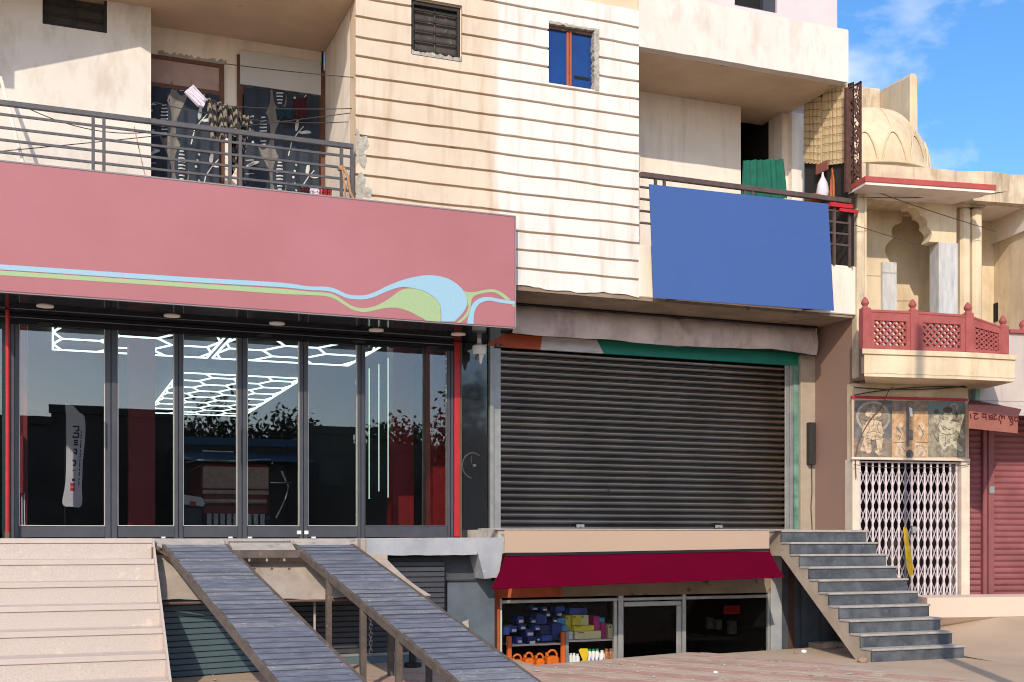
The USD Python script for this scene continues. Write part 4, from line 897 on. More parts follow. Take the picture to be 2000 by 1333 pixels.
# tricolour board above it
TB = thing('fascia_board', 'narrow painted board in orange, white and green above the steel shutter', 'board', (X(1250, .1), .1, zs1))
zt0 = zs1 + .012
zt1 = 2.82
put('orange_part', slab(sg.Polygon([(X(951, .1), zt0), (X(1053, .1), zt0), (X(1057, .1), zt1), (X(951, .1), zt1)]), .06, .12), 'orange_paint', TB)
put('white_part', slab(sg.Polygon([(X(1053, .1) + .003, zt0), (X(1177, .1), zt0), (X(1163, .1), zt1), (X(1057, .1) + .003, zt1)]), .062, .12), 'white_paint', TB)
put('green_part', slab(sg.Polygon([(X(1177, .1) + .003, zt0), (X(1556, .1), zt0), (X(1556, .1), zt1), (X(1163, .1) + .003, zt1)]), .06, .12), 'green_paint', TB)
put('green_post', slab(sg.Polygon([(X(1548, .1), -.01), (X(1556, .1), -.01), (X(1556, .1), zt0 - .002), (X(1546, .1), zt0 - .002)]), .05, .12), 'green_worn', TB)
put('bolt', [disc((0, 0, 0), .018, .02, 10).apply_transform(trimesh.transformations.rotation_matrix(math.pi / 2, (1, 0, 0))).apply_translation((X(u, .06), .055, Z(u, 674, .06))) for u in (969, 978)], 'black_metal', TB)
# dented tin housing over it
hx0, hx1 = X(1000, -.2), X(1594, -.2)
hz0, hz1 = 2.775, 3.165
n1, n2 = 90, 12
gx, gz = np.meshgrid(np.linspace(hx0, hx1, n1), np.linspace(0, 1, n2), indexing='ij')
low = hz0 + .012 * np.sin(gx * 2.1) + wob(gx[:, 0], .034, 1.1, 12)[:, None]
zz = low + (hz1 - low) * gz
fold = np.exp(-((gx - X(1330, -.2)) / .16) ** 2) * .05 * np.sin((gz - .1) * 5 + (gx - X(1330, -.2)) * 14)
gy = -.17 - .075 * np.sin(np.pi * np.clip(gz * .9 + .08, 0, 1)) ** .7 - .02 * meshkit.fbm(np.stack([gx * 1.3, gz * 1.5, gx * 0], -1), 3, 4) - fold + .03 * gz ** 6
HB = thing('shutter_housing', 'dented grey tin housing above the tricolour board', 'housing', (X(1300, -.2), -.2, hz0))
put('cover', sheet(np.stack([gx, gy, zz], -1), .006), 'housing_tin', HB, smooth=60)
put('lid', box(hx0, hx1 + .005, -.24, .05, hz1, hz1 + .02, .005), 'black_metal', HB)
put('end_cap', box(hx1 - .012, hx1 + .008, -.21, .05, hz0 + .01, hz1 - .002), 'housing_tin', HB)
put('base', box(hx0, hx1 - .02, -.16, .05, hz0 + .03, hz0 + .045), 'black_metal', HB)
# concrete pier right of the shutter, electric box on it
PR = thing('concrete_pier', 'narrow stained concrete pier between the steel shutter and the brown wall', 'pier', (X(1570, .1), .1, 0))
put('shaft', box(X(1557, .1), X(1592, .1), .0, .5, -.01, 2.79, .01), 'tan_concrete', PR)
put('lintel', box(X(1557, .1) , X(1592, .1), .01, .5, 2.80, ZB - .06), 'grey_concrete', PR)
put('back_wall', box(X(951, .2), X(1556, .2), .3, .5, -.01, ZB - .06), 'dark_concrete', PR)
put('electric_box', box(X(1576, -.02), X(1588, -.02), -.10, -.003, Z(1580, 908, -.02), Z(1580, 826, -.02), .008), 'grille_dark', None, 'black electric box on the concrete pier', 'electric box')
put('conduit', [tube([(X(1584, 0), -.012, Z(1584, 908, 0)), (X(1585, 0), -.012, Z(1584, 960, 0)), (X(1583, 0), -.012, Z(1584, 990, 0)), (X(1586, 0), -.012, 0)], .008)], 'wire_dark', None, 'thin cable running down the concrete pier', 'cable')

# camera under the sign's right end
CC = thing('security_camera', 'small white security camera hanging under the right end of the pink sign', 'camera', (X(936, -.35), -.35, ZS0 - .03))
cx_, cy_ = X(936, -.35), -.35
put('mount', lathe([(0, 0), (.03, 0), (.03, -.05), (.02, -.07), (0, -.07)][::-1], 14, (cx_, cy_, ZS0 - .02)), 'white_plastic', CC)
put('housing', lathe([(0, -.22), (.085, -.21), (.095, -.15), (.09, -.10), (.04, -.065), (0, -.06)], 18, (cx_, cy_, ZS0 - .02)), 'white_plastic', CC, smooth=40)
put('lens_arm', lathe([(0, -.34), (.012, -.33), (.03, -.26), (.045, -.215), (0, -.215)], 14, (cx_ + .02, cy_, ZS0 - .02)), 'white_plastic', CC, smooth=40)
put('antenna', tube([(cx_ - .03, cy_ - .02, ZS0 - .23), (cx_ - .05, cy_ - .02, ZS0 - .30)], .022, 10), 'rail_grey', CC)
def PD(u, v, D): return CAM + ray(u, v) * D

# ============================================================ raised floor, granite steps
YP = -1.2
ZR = .10                                       # the right shop's floor lies a little higher
xst = X(297, YP)
PL = put('platform', [box(XL, X(706, -1.0), -1.0, .1, -.20, ZF - .002), box(X(706, -1.0) + .001, X(962, -1.0), -1.19, .1, -.20, ZF - .003), box(X(962, -1.0) + .001, X(1500, YP), YP + .01, .4, -.20, ZR)], 'ramp_lip', None, 'raised concrete platform in front of the two upper shops', 'platform')
put('platform_core', [box(XL, X(600, -1.0), -.8, -.4, GROUND, -.201), box(X(600, -1.0), X(980, -1.0), -.45, -.2, GROUND, -.201)], 'dark_concrete', PL)
ST = thing('granite_steps', 'broad flight of pink speckled granite steps up to the showroom', 'steps', (xst, YP, GROUND))
tr, rs = .345, .229
for k in range(7):
    zt = -.010 - rs * k; y0 = YP - tr * k
    back = -.99 if k == 0 else y0 + tr + .03
    put('tread', box(XL, xst, y0 - .010, back, zt - .055, zt, .004), 'granite_edge', ST)
    if zt - .051 > GROUND:
        put('riser', box(XL, xst - .001, y0 + .006, y0 + .04, max(zt - rs + .0005, GROUND - .05), zt - .051), 'granite_pink', ST)
prof = [(-1.0, -.066)]
for k in range(7):
    y0 = YP - tr * k + .041
    prof += [(y0, -.010 - rs * k - .0555), (y0, max(-.010 - rs * (k + 1) - .0555, GROUND))]
prof += [(-1.0, GROUND)]
put('cheek', slab_x(sg.Polygon([(-1.0, -.013), (YP - .004, -.013), (YP - tr * 6 - .004, -.010 - rs * 6), (YP - tr * 6 - .004, GROUND), (-1.0, GROUND)]), xst + .0005, xst + .022), 'granite_edge', ST)
put('core', slab_x(sg.Polygon(prof).buffer(0), XL, xst - .0015), 'granite_edge', ST)

# ============================================================ the two car ramps
SL = .264
def ramp(label, ua, ub, n_post, sides=(0, 1)):
    xA, xB = X(ua, YP), X(ub, YP)
    t = thing('car_ramp', label, 'ramp', ((xA + xB) / 2, YP, -.09))
    def q(s, f, dz=0.0):
        return np.array([xA + (xB - xA) * f + .132 * s, YP - s, -.089 - SL / .991 * s + dz])
    smax = 5.35; p_ = .135; k = 0
    rg = np.random.default_rng(int(ua))
    while k * p_ < smax:
        a, b = k * p_ + .004 + .006 * rg.random(), (k + 1) * p_ - .010 - .007 * rg.random()
        h = .010 * rg.random(); e = .012 * rg.random()
        v = []
        for s in (a, b):
            for f in (-.0 , 1.0):
                for dz in (-.03, h):
                    pt = q(s, f, dz); pt[0] += -.008 - e if f < .5 else .008 + e; v.append(pt)
        put('plank', hull(v), 'ramp_worn' if rg.random() < .38 else 'ramp_steel', t)
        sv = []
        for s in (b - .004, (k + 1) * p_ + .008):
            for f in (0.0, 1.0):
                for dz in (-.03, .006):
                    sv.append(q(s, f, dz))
        put('gap_shade_strip', hull(sv), 'dark_shutter', t)  # dark strip stands in for the shade in the gap between planks
        k += 1
    for f, o in ((0.0, -.022), (1.0, .03)):
        pts = []
        for s in (-.02, smax + .05):
            for dx in (-.025, .025):
                for dz in (-.075, .004):
                    pt = q(s, f, dz); pt[0] += o + dx; pts.append(pt)
        put('side_beam', hull(pts), 'ramp_beam', t)
    for s in (1.0, 2.2, 3.4, 4.6):
        c = q(s, 0, -.08); d = q(s, 1, -.08)
        put('cross_bar', beam(c, d, .05, .05), 'ramp_beam', t)
    for s in n_post:
        for f, o in [((0.0, -.03), (1.0, .03))[i_] for i_ in sides]:
            pt = q(s, f, -.085); pt[0] += o
            put('post', [box(pt[0] - .03, pt[0] + .012, pt[1] - .03, pt[1] + .03, GROUND, pt[2] + .015), box(pt[0] + .0125, pt[0] + .03, pt[1] - .03, pt[1] - .022, GROUND, pt[2] + .01)], 'ramp_beam', t)
    put('lip', hull([(xA - .12 * (ua < 400), YP + .005, -.09), (xB + .02, YP + .005, -.09), (xA - .12 * (ua < 400), -1.0, -.016), (xB + .02, -1.0, -.016), (xA - .02, YP + .005, -.14), (xB + .02, YP + .005, -.14), (xA - .02, -1.0, -.1), (xB + .02, -1.0, -.1)]), 'ramp_lip', t)
    return t, q
r1, q1 = ramp('left one of two long steel car ramps, beside the granite steps', 325, 437, (2.6, 4.2), (1,))
r2, q2 = ramp('right one of two long steel car ramps, standing on posts before the basement shop', 580, 684, (1.15, 2.15, 3.05, 4.2))
BP = thing('bridge_plate', 'concrete plate bridging the gap between the two car ramps', 'plate', (X(515, YP), YP, -.1))
xa2, xb2 = X(437, YP) + .07, X(580, YP) - .06
put('plate', hull([(xa2, -1.02, -.018), (xb2, -1.02, -.018), (xa2, -1.42, -.135), (xb2, -1.42, -.135), (xa2, -1.02, -.07), (xb2, -1.02, -.07), (xa2, -1.42, -.17), (xb2, -1.42, -.17)]), 'ramp_lip', BP)
put('front_bar', beam((xa2 + .02, -1.44, -.19), (xb2 + .12, -1.44, -.19), .05, .09), 'ramp_beam', BP)
put('seam', box(xa2, xb2, -1.16, -1.13, -.07, -.048), 'black_metal', BP)
put('bolt', [disc((xa2 + .18 + .2 * i, -1.47, -.26), .014, .03, 8) for i in range(3)], 'shutter_guide', BP)
hg = W(308, 1073, -1.3)
put('hinge', [trimesh.creation.icosphere(1, .035).apply_translation(hg), beam(hg + (.02, 0, -.02), q1(.42, 0, -.03) + (-.03, 0, 0), .02, .02), box(hg[0] - .06, hg[0] - .025, -1.36, -1.2, hg[2] - .12, hg[2] + .02)], 'rusty_brown', None, 'rusty hinge at the upper end of the left car ramp', 'hinge')

# sheet of canvas under the ramps
cxa, cxb, cxc = X(298, -1.22), X(757, -1.22), X(842, -1.85)
s, q = np.meshgrid(np.linspace(0, 1, 40), np.linspace(0, 1, 10), indexing='ij')
gx = cxa + (cxb - cxa) * s + (cxc - cxb) * s * q
gy = -1.22 - .63 * q; gz = -.285 - .40 * q - .035 * np.sin(q * math.pi) + .012 * np.sin(s * 31) * q + .015 * np.sin(s * 9)
CS = thing('canopy', 'pale canvas canopy sloping out under the two car ramps', 'canopy', (0, -1.22, -.3))
put('sheet', sheet(np.stack([gx, gy, gz], -1), .008), 'canopy_sheet', CS, smooth=50)
put('front_rail', tube([(cxa, -1.84, -.715), (cxc - .02, -1.84, -.715)], .016), 'rusty_brown', CS)
put('wall_strip', box(cxa, cxb, -1.215, -1.19, -.30, -.201), 'canopy_sheet', CS)

# basement fronts under the platform, left part
FS = Frame((X(303, -1.72), -1.72), 15)
SB = thing('slatted_shutter', 'blue grey slatted shutter beside the granite steps under the left ramp', 'shutter', (FS.o[0], FS.o[1], GROUND), 14)
for k in range(14):
    z0 = GROUND + .01 + .066 * k
    put('slat', FS.w(hull([(-.1, .02, z0), (1.45, .02, z0), (-.1, .0, z0 + .008), (1.45, .0, z0 + .008), (-.1, .0, z0 + .058), (1.45, .0, z0 + .058), (-.1, .022, z0 + .063), (1.45, .022, z0 + .063)])), 'slate_shutter', SB)
put('backing', FS.w(box(-.1, 1.45, .023, .04, GROUND, -.66)), 'black_metal', SB)
ybs = -.98
DS = thing('slatted_shutter', 'dark slatted shutter of the basement seen between the two ramps', 'shutter', (X(600, ybs), ybs, GROUND))
xd, xe = X(520, ybs), X(868, ybs)
for k in range(17):
    z0 = GROUND + .13 + .066 * k
    if z0 > -.33: break
    put('slat', hull([(xd, ybs + .02, z0), (xe, ybs + .02, z0), (xd, ybs, z0 + .008), (xe, ybs, z0 + .008), (xd, ybs, z0 + .056), (xe, ybs, z0 + .056), (xd, ybs + .022, z0 + .063), (xe, ybs + .022, z0 + .063)]), 'dark_shutter', DS)
put('backing', box(xd, xe, ybs + .023, ybs + .04, GROUND, -.25), 'black_metal', DS)
put('bottom_rail', box(xd, xe, ybs - .01, ybs + .02, GROUND + .09, GROUND + .128, .006), 'shutter_guide', DS)
put('kick_plate', box(xd, xe, ybs + .0, ybs + .02, GROUND, GROUND + .088), 'slate_shutter', DS)
ch = W(724, 1200, ybs - .10)
zz_ = np.arange(ch[2], GROUND + .12, -.05)
put('chain', [tube(np.stack([ch[0] + .022 * np.cos(np.linspace(0, 6.283, 9)) * (1 if i % 2 else .35), np.full(9, ch[1]) + .022 * np.cos(np.linspace(0, 6.283, 9)) * (.35 if i % 2 else 1), z + .036 * np.sin(np.linspace(0, 6.283, 9))], -1), .008, 5) for i, z in enumerate(zz_)], 'ramp_lip', None, 'thick pale chain hanging before the dark basement shutter', 'chain', smooth=True)
put('hook', [box(X(612, -1.6), X(616, -1.6), -1.62, -1.60, -1.1, -.73)], 'ramp_lip', None, 'thin strut hanging from the canvas canopy between the ramps', 'strut')
bo = W(806, 1305, -1.55)
put('bollard', [lathe([(0, 0), (.11, 0), (.11, .05), (.045, .06), (.045, .42), (.06, .43), (.05, .48), (0, .49)], 14, (bo[0], bo[1], GROUND))], 'black_metal', None, 'short black bollard standing behind the right ramp', 'bollard', smooth=40)
# ledge of the platform with its bracket
LG = thing('concrete_ledge', 'grey concrete ledge with a bracket at the right end, below the glass shopfront', 'ledge', (X(845, YP), YP, -.2))
e = np.linspace(X(706, YP), X(932, YP), 30)
put('beam', slab(sg.Polygon([(X(706, YP), -.010)] + [(X(985, YP), -.002)] + [(X(983, YP), Z(983, 1070, YP)), (X(974, YP), Z(974, 1128, YP)), (X(946, YP), Z(946, 1131, YP)), (X(933, YP), Z(933, 1079, YP))] + list(zip(e[::-1], -.215 + wob(e[::-1], .012, 3, 40)))).buffer(0), YP, YP + .35), 'grey_concrete', LG)
put('end_stub', box(X(704, YP), X(714, YP), YP - .02, YP + .0, -.19, -.02, .006), 'tan_concrete', LG)
BW = thing('basement_wall', 'blue grey basement wall with a dark lintel under the concrete ledge', 'wall', (X(860, -.8), -.8, GROUND))
put('lintel', box(X(700, -.85), X(962, -.85), -.85, -.6, Z(860, 1136, -.85), -.201, .02), 'dark_concrete', BW)
put('panel', box(X(874, -.8), X(966, -.8), -.80, -.6, GROUND, Z(860, 1136, -.85) - .002), 'blue_wall', BW)
put('pier', box(X(842, -.86), X(856, -.86), -.86, -.62, GROUND, Z(860, 1136, -.85) - .002), 'dark_shutter', BW)
put('pier', box(X(858, -.83), X(872, -.83), -.83, -.62, GROUND, Z(860, 1136, -.85) - .002), 'black_metal', BW)
put('paper_scrap', hull([W(903, 1215, -.81), W(915, 1210, -.81), W(916, 1226, -.81), W(906, 1224, -.81), W(909, 1218, -.815)]), 'broken_plaster', BW)

# ============================================================ basement shop
put('beige_board', box(X(985, YP), X(1502, YP), YP - .01, YP + .005, Z(1240, 1079, YP) , ZR - .008, .004), 'beige_fascia', None, 'plain beige fascia panel under the steel shutter', 'board')
put('landing_edge', box(X(940, YP) , X(1556, YP), YP - .02, YP + .12, ZR - .006, ZR + .012, .004), 'tread_dust', None, 'dusty stone edge along the floor before the steel shutter', 'stone edge')
AW = thing('awning', 'plain maroon awning over the basement shop', 'awning', (X(1245, YP), YP, -.3))
tl, trr = np.array([X(987, YP), YP, Z(987, 1087, YP)]), np.array([X(1503, YP), YP, Z(1503, 1077, YP)])
ya = -1.62
bl_, br = np.array([X(960, ya), ya, Z(960, 1150, ya)]), np.array([X(1531, ya), ya, Z(1531, 1127, ya)])
zt_ = (tl[2] + trr[2]) / 2
g = np.zeros((30, 6, 3))
for i in range(30):
    for j in range(6):
        s_, t_ = i / 29, j / 5
        p = (tl * (1 - s_) + trr * s_) * (1 - t_) + (bl_ * (1 - s_) + br * s_) * t_
        p[2] -= .014 * math.sin(math.pi * t_) + .008 * (meshkit.fbm(np.array([s_ * 9, t_ * 1.2, 1.0]), 3, 2) - .5) * (1 if 0 < t_ else 0); g[i, j] = p
put('canvas', sheet(g, .006), 'maroon_canvas', AW, smooth=50)
put('top_bar', beam(tl + (0, .0, .02), trr + (0, .0, .02), .03, .035), 'black_metal', AW)
put('front_tube', tube([bl_, br], .012), 'maroon_canvas', AW)
yb2 = -.5
BS = thing('basement_shopfront', 'aluminium framed shopfront of the basement shop below the maroon awning', 'shopfront', (X(1240, yb2), yb2, -2.1))
bx = lambda u: X(u, yb2); bz = lambda u, v: Z(u, v, yb2)
zlo = -2.08; zhd = bz(1100, 1170)
put('head_board', slab(sg.Polygon([(bx(975), zhd + .03), (bx(1096), zhd + .03), (bx(1088), -.2), (bx(975), -.2)]), yb2 - .04, yb2 + .1), 'shop_orange', BS)
put('head_beam', slab(sg.Polygon([(bx(1096) + .003, zhd + .03), (bx(1525), zhd + .03), (bx(1525), -.2), (bx(1088) + .003, -.2)]), yb2 - .035, yb2 + .1), 'raw_concrete', BS)
put('side_post', box(bx(962), bx(974), yb2 - .06, yb2 + .1, zlo, -.2, .01), 'shop_orange', BS, label='peeling orange post at the left of the basement shop')
put('post_edge', box(bx(974.5), bx(979), yb2 - .03, yb2 + .05, zlo, zhd + .02), 'shelf_white', BS)
put('head_rail', box(bx(979), bx(1505), yb2 - .03, yb2 + .03, zhd - .045, zhd, .006), 'alu_frame', BS)
put('glazing_bar', box(bx(1206), bx(1216), yb2 - .035, yb2 + .03, zlo, zhd + .03, .006), 'alu_frame', BS)
put('glazing_bar', box(bx(1198), bx(1204), yb2 - .02, yb2 + .03, zlo, zhd - .046, .004), 'alu_frame', BS)
put('glazing_bar', [box(bx(1331), bx(1338), yb2 - .035, yb2 + .03, zlo, zhd + .03, .006)], 'alu_frame', BS)
put('glazing_bar', [box(bx(1498), bx(1502), yb2 - .035, yb2 + .03, zlo, zhd + .03, .004)], 'alu_frame', BS)
d = put('door', [box(bx(1217), bx(1329), yb2 - .03, yb2 + .0, zhd - .125, zhd - .06, .006), box(bx(1320), bx(1329), yb2 - .032, yb2 + .0, zlo, zhd - .126, .006)], 'alu_frame', BS, label='glass door of the basement shop')
put('pane', box(bx(1217), bx(1320), yb2 - .012, yb2 - .006, zlo, zhd - .126), 'base_glass', d)
put('pane', box(bx(980), bx(1198), yb2 - .004, yb2 + .002, zlo, zhd - .046), 'base_glass', BS)
put('pane', box(bx(1339), bx(1498), yb2 - .004, yb2 + .002, zlo, zhd - .046), 'base_glass', BS)
put('stone_pier', box(bx(1503), bx(1524), yb2 - .05, yb2 + .1, zlo, -.2, .01), 'grey_concrete', BS, label='grey stone pier at the right of the basement shop')
BRm = put('shop_room', box(bx(960), bx(1640), 3.0, 3.1, -2.1, -.2), 'dark_void', None, 'dark room of the basement shop', 'room')
put('side', [box(bx(955), bx(961), yb2 + .1, 3.0, -2.1, -.2), box(bx(1526), bx(1530), yb2 + .1, 3.0, -2.1, -.2)], 'dark_void', BRm)
put('ceiling', box(bx(955), bx(1530), yb2 + .11, 3.0, -.26, -.205), 'dark_void', BRm)
put('floor', box(bx(955), bx(1530), yb2 + .0, 3.0, -2.14, -2.101), 'dark_void', BRm)
put('red_strip', box(X(1415, .6), X(1482, .6), .6, .63, Z(1450, 1199, .6), Z(1450, 1183, .6), .008), 'red_strip', None, 'red strip sign inside behind the right pane of the basement shop', 'sign')
for i, (u, v, w_, h_) in enumerate(((1390, 1218, 9, 22), (1406, 1220, 10, 20), (1433, 1226, 14, 26))):
    put('packet', box(X(u - w_ / 2, .4), X(u + w_ / 2, .4), .4, .5, Z(u, v + h_ / 2, .4), Z(u, v - h_ / 2, .4), .01), 'mesh_dark', None, ['grey packet at the left behind the right pane of the basement shop', 'grey packet in the middle behind the right pane of the basement shop', 'wide grey packet behind the right pane of the basement shop'][i], 'packet')
WS = thing('plank_wall', 'dark weathered plank wall under the stairs', 'wall', (X(1570, yb2), yb2, -2.1))
for i in range(9):
    a = bx(1525 + 13 * i)
    put('plank', box(a + .003, bx(1525 + 13 * (i + 1)), yb2 + .02 * (i % 3) - .02, yb2 + .08, -2.1, -.2), 'rust_iron' if i == 1 else 'dark_concrete', WS)

# shelves and goods
kk = lambda x, y: (960 + x / 7.407, 1140 + y / 7.407)
yg = -.22
gx_ = lambda x: X(kk(x, 0)[0], yg)
gz_ = lambda x, y: Z(kk(x, 0)[0], kk(0, y)[1], yg)
SH = thing('shelf_rack', 'shelf rack with orange posts behind the left pane of the basement shop', 'shelf', (gx_(600), yg, -2.1))
zs = gz_(600, 862); zs2 = gz_(1420, 800)
put('shelf', box(gx_(240), gx_(955), yg - .12, yg + .25, zs - .025, zs, .004), 'shelf_white', SH)
put('shelf', box(gx_(1065), gx_(1770), yg - .12, yg + .25, zs2 - .025, zs2, .004), 'shelf_white', SH)
put('post', box(gx_(180), gx_(240), yg - .14, yg - .09, -2.08, gz_(200, 755), .004), 'rack_orange', SH)
put('post', box(gx_(955), gx_(1010), yg - .14, yg - .09, -2.08, gz_(980, 690), .004), 'rack_orange', SH)
put('post', box(gx_(1015), gx_(1060), yg - .14, yg - .09, -2.08, gz_(980, 690), .004), 'shutter_guide', SH)
put('lower_shelf', box(gx_(180), gx_(1780), yg - .12, yg + .25, -2.08, gz_(900, 1175)), 'shelf_white', SH)
put('back_board', box(gx_(130), gx_(1780), yg + .26, yg + .28, -2.08, gz_(600, 330)), 'dark_void', SH)
put('upper_shelf', box(gx_(130), gx_(1060), yg - .0, yg + .25, gz_(600, 600) - .0, gz_(600, 590)), 'dark_room', SH)
goods = [(345, 470, 440, 575, 'b', 1), (370, 578, 465, 665, 'b', 1), (250, 610, 345, 705, 'b', 1), (475, 650, 600, 765, 'b', 1), (485, 768, 602, 880, 'b', 1), (330, 770, 415, 865, 'b', 1), (640, 440, 790, 588, 'b', 0), (690, 600, 830, 735, 'b', 0), (690, 740, 830, 822, 'b', 0), (840, 570, 975, 730, 'b', 0), (840, 735, 950, 815, 'b', 0), (575, 335, 670, 385, 'b', 1), (700, 338, 780, 392, 'b', 1), (760, 395, 832, 480, 'b', 1), (925, 330, 1050, 398, 'b', 0), (930, 402, 1020, 472, 'b', 1), (855, 490, 920, 560, 'b', 1), (1110, 355, 1243, 445, 'b', 0), (1247, 355, 1378, 445, 'b', 0), (555, 500, 640, 572, 'b', 1), (580, 600, 660, 670, 'b', 1), (130, 620, 235, 740, 'b', 0), (625, 765, 680, 830, 'b', 1),
         (945, 500, 1065, 596, 's', 0), (985, 600, 1068, 682, 's', 0), (1150, 452, 1275, 600, 'y', 0), (1278, 455, 1392, 600, 'c', 0), (1070, 460, 1145, 680, 'y', 0), (1148, 603, 1440, 678, 'y', 0), (1170, 682, 1550, 796, 'c', 0), (1060, 690, 1150, 806, 'w', 0), (1560, 560, 1640, 775, 'm', 0), (1450, 470, 1535, 675, 'm', 0), (1540, 490, 1615, 556, 's', 0), (1665, 590, 1768, 785, 'c', 0)]
nm = {'b': ('blue_carton', 'carton_blue', 'blue cartons on the basement shop shelf'), 's': ('sky_blue_carton', 'carton_sky', None), 'y': ('yellow_carton', 'carton_yellow', None), 'c': ('cream_carton', 'carton_cream', None), 'm': ('magenta_packet', 'carton_magenta', None), 'w': ('white_carton', 'label_white', None)}
special = {23: 'turquoise carton, upper of two beside the blue cartons', 24: 'turquoise carton, lower of two, at the top of the orange post', 25: 'bright yellow carton in the middle of the shelf', 26: 'cream carton beside the bright yellow carton', 27: 'narrow yellow carton standing left of the bright yellow one', 28: 'flat yellow carton under the bright yellow and cream ones', 29: 'long flat cream carton lying on the right shelf', 30: 'small white carton at the left end of the right shelf', 31: 'magenta packet hanging over the edge of the right shelf', 32: 'dull magenta packet behind the flat yellow carton', 33: 'small turquoise carton topmost at the right of the shelf', 34: 'cream carton at the right end of the shelf by the pane bar'}
ORD = 'first second third fourth fifth sixth seventh eighth ninth tenth eleventh twelfth thirteenth fourteenth fifteenth'.split()
for i, (a, b, c, d_, k, lbl) in enumerate(goods):
    x0, x1 = gx_(a), gx_(c); z0, z1 = gz_((a + c) / 2, d_), gz_((a + c) / 2, b)
    if k == 'b':
        z0 += .0
    dy = .02 * (i % 4) + (.03 if b < 560 else 0)
    same = sorted(q for q in range(len(goods)) if goods[q][4] == 'b' and goods[q][5] == lbl)
    same.sort(key=lambda q: (goods[q][0] + goods[q][2], goods[q][1]))
    t = thing(nm[k][0], special.get(i) or f"{'blue carton with a white label' if lbl else 'plain blue carton without a label'}, {ORD[same.index(i)]} from the left on the left shelf", 'carton' if k != 'm' else 'packet', ((x0 + x1) / 2, yg + dy, z0), 0, ('labelled blue cartons on the basement shop shelf' if lbl else 'plain blue cartons on the basement shop shelf') if k == 'b' else None)
    put('box', box(x0, x1, yg + dy - .10, yg + dy + .12, z0, z1, .004), (('carton_blue', 'carton_navy', 'carton_royal')[(i * 7) % 3] if k == 'b' else nm[k][1]), t)
    if lbl:
        put('label', box(x0 + .25 * (x1 - x0), x1 - .1 * (x1 - x0), yg + dy - .103, yg + dy - .101, z0 + .12 * (z1 - z0), z0 + .5 * (z1 - z0)), 'label_white', t)
    elif k in 'yc':
        put('print', box(x0 + .12 * (x1 - x0), x0 + .35 * (x1 - x0), yg + dy - .103, yg + dy - .101, z1 - .25 * (z1 - z0), z1 - .12 * (z1 - z0)), 'rusty_brown', t)
zb0 = gz_(1300, 1175)
def bottle(x, h, r, cap, label, grp=None, body='bottle_white', name='bottle', mark=None):
    t = thing(name, label, 'bottle', (gx_(x), yg - .02, zb0), 0, grp)
    put('body', lathe([(0, 0), (r, 0), (r, h * .68), (r * .45, h * .86), (r * .4, h * .88), (0, h * .88)], 12, (gx_(x), yg - .02, zb0)), body, t, smooth=40)
    put('cap', lathe([(0, h * .881), (r * .5, h * .881), (r * .5, h), (0, h)], 10, (gx_(x), yg - .02, zb0)), cap, t)
    if mark: put('mark', hull([(gx_(x) - r * .5, yg - .02 - r * 1.02, zb0 + h * .1), (gx_(x) + r * .5, yg - .02 - r * 1.02, zb0 + h * .1), (gx_(x), yg - .02 - r * 1.02, zb0 + h * .55), (gx_(x), yg - .02 - r * .9, zb0 + h * .15)]), mark, t)
H = gz_(1300, 1000) - zb0
for i, x in enumerate((1095, 1140, 1185, 1235)):
    bottle(x, H * (1 - .04 * (x % 3)), .036, 'bottle_white', f'plain white bottle, {ORD[i]} from the left, left of the yellow bag', 'plain white bottles on the lower shelf')
for i, x in enumerate((1410, 1465, 1520)):
    bottle(x, H * 1.28, .042, 'bottle_green', f'green capped white bottle with a wedge mark, {ORD[i]} from the left', 'white bottles with green caps on the lower shelf', mark='bottle_blue')
bottle(1590, H * 1.15, .045, 'bottle_white', 'white bottle with a blue and red mark at the right of the green capped bottles', mark='bottle_blue')
for i, x in enumerate((1655, 1720)):
    bottle(x, H * 1.25, .05, 'jar_amber', ('amber jar next to the bottle with the blue mark', 'amber jar at the right end of the lower shelf')[i], 'amber jars on the lower shelf', 'jar_amber', 'jar')
xy_ = gx_(1305)
yb_t = thing('yellow_bag', 'crumpled yellow bag standing between the white bottles', 'bag', (xy_, yg - .06, zb0))
put('bag', hull([(xy_ - .085, yg - .08, zb0 + H * 1.25), (xy_ - .05, yg - .06, zb0 + H * 1.38), (xy_, yg - .07, zb0 + H * 1.28), (xy_ + .06, yg - .06, zb0 + H * 1.36), (xy_ + .07, yg - .08, zb0 + H * 1.0), (xy_ + .03, yg - .09, zb0 + H * .35), (xy_ - .02, yg - .09, zb0 + H * .35), (xy_, yg - .02, zb0 + H * .6)]), 'bottle_yellow', yb_t)
put('neck', lathe([(0, 0), (.03, 0), (.03, H * .35), (.02, H * .4), (0, H * .4)], 10, (xy_, yg - .06, zb0)), 'bottle_yellow', yb_t)
for i, (x, w_) in enumerate(((335, 165), (505, 150), (660, 140), (840, 190))):
    x0, x1 = gx_(x - w_ / 2), gx_(x + w_ / 2); h_ = (gz_(600, 1000 - 20 * (i % 2) - (25 if i == 3 else 0)) - zb0)
    t = thing('jug', f'orange plastic jug with a loop handle, {ORD[i]} from the left under the left shelf', 'jug', ((x0 + x1) / 2, yg - .08, zb0), 0, 'orange jugs under the left shelf')
    put('body', box(x0 + .01, x1 - .01, yg - .16, yg + .04, zb0, zb0 + h_ * .62, .03), 'jug_orange', t)
    an = np.linspace(math.pi, 0, 12)
    put('handle', tube(np.stack([(x0 + x1) / 2 + (x1 - x0) * .36 * np.cos(an), np.full(12, yg - .09), zb0 + h_ * .60 + h_ * .36 * np.sin(an)], -1), .016, 6), 'jug_orange', t, smooth=True)
    put('spout', lathe([(0, 0), (.025, 0), (.025, h_ * .2), (0, h_ * .2)], 10, (x0 + .05, yg - .02, zb0 + h_ * .61)), 'jug_orange', t)
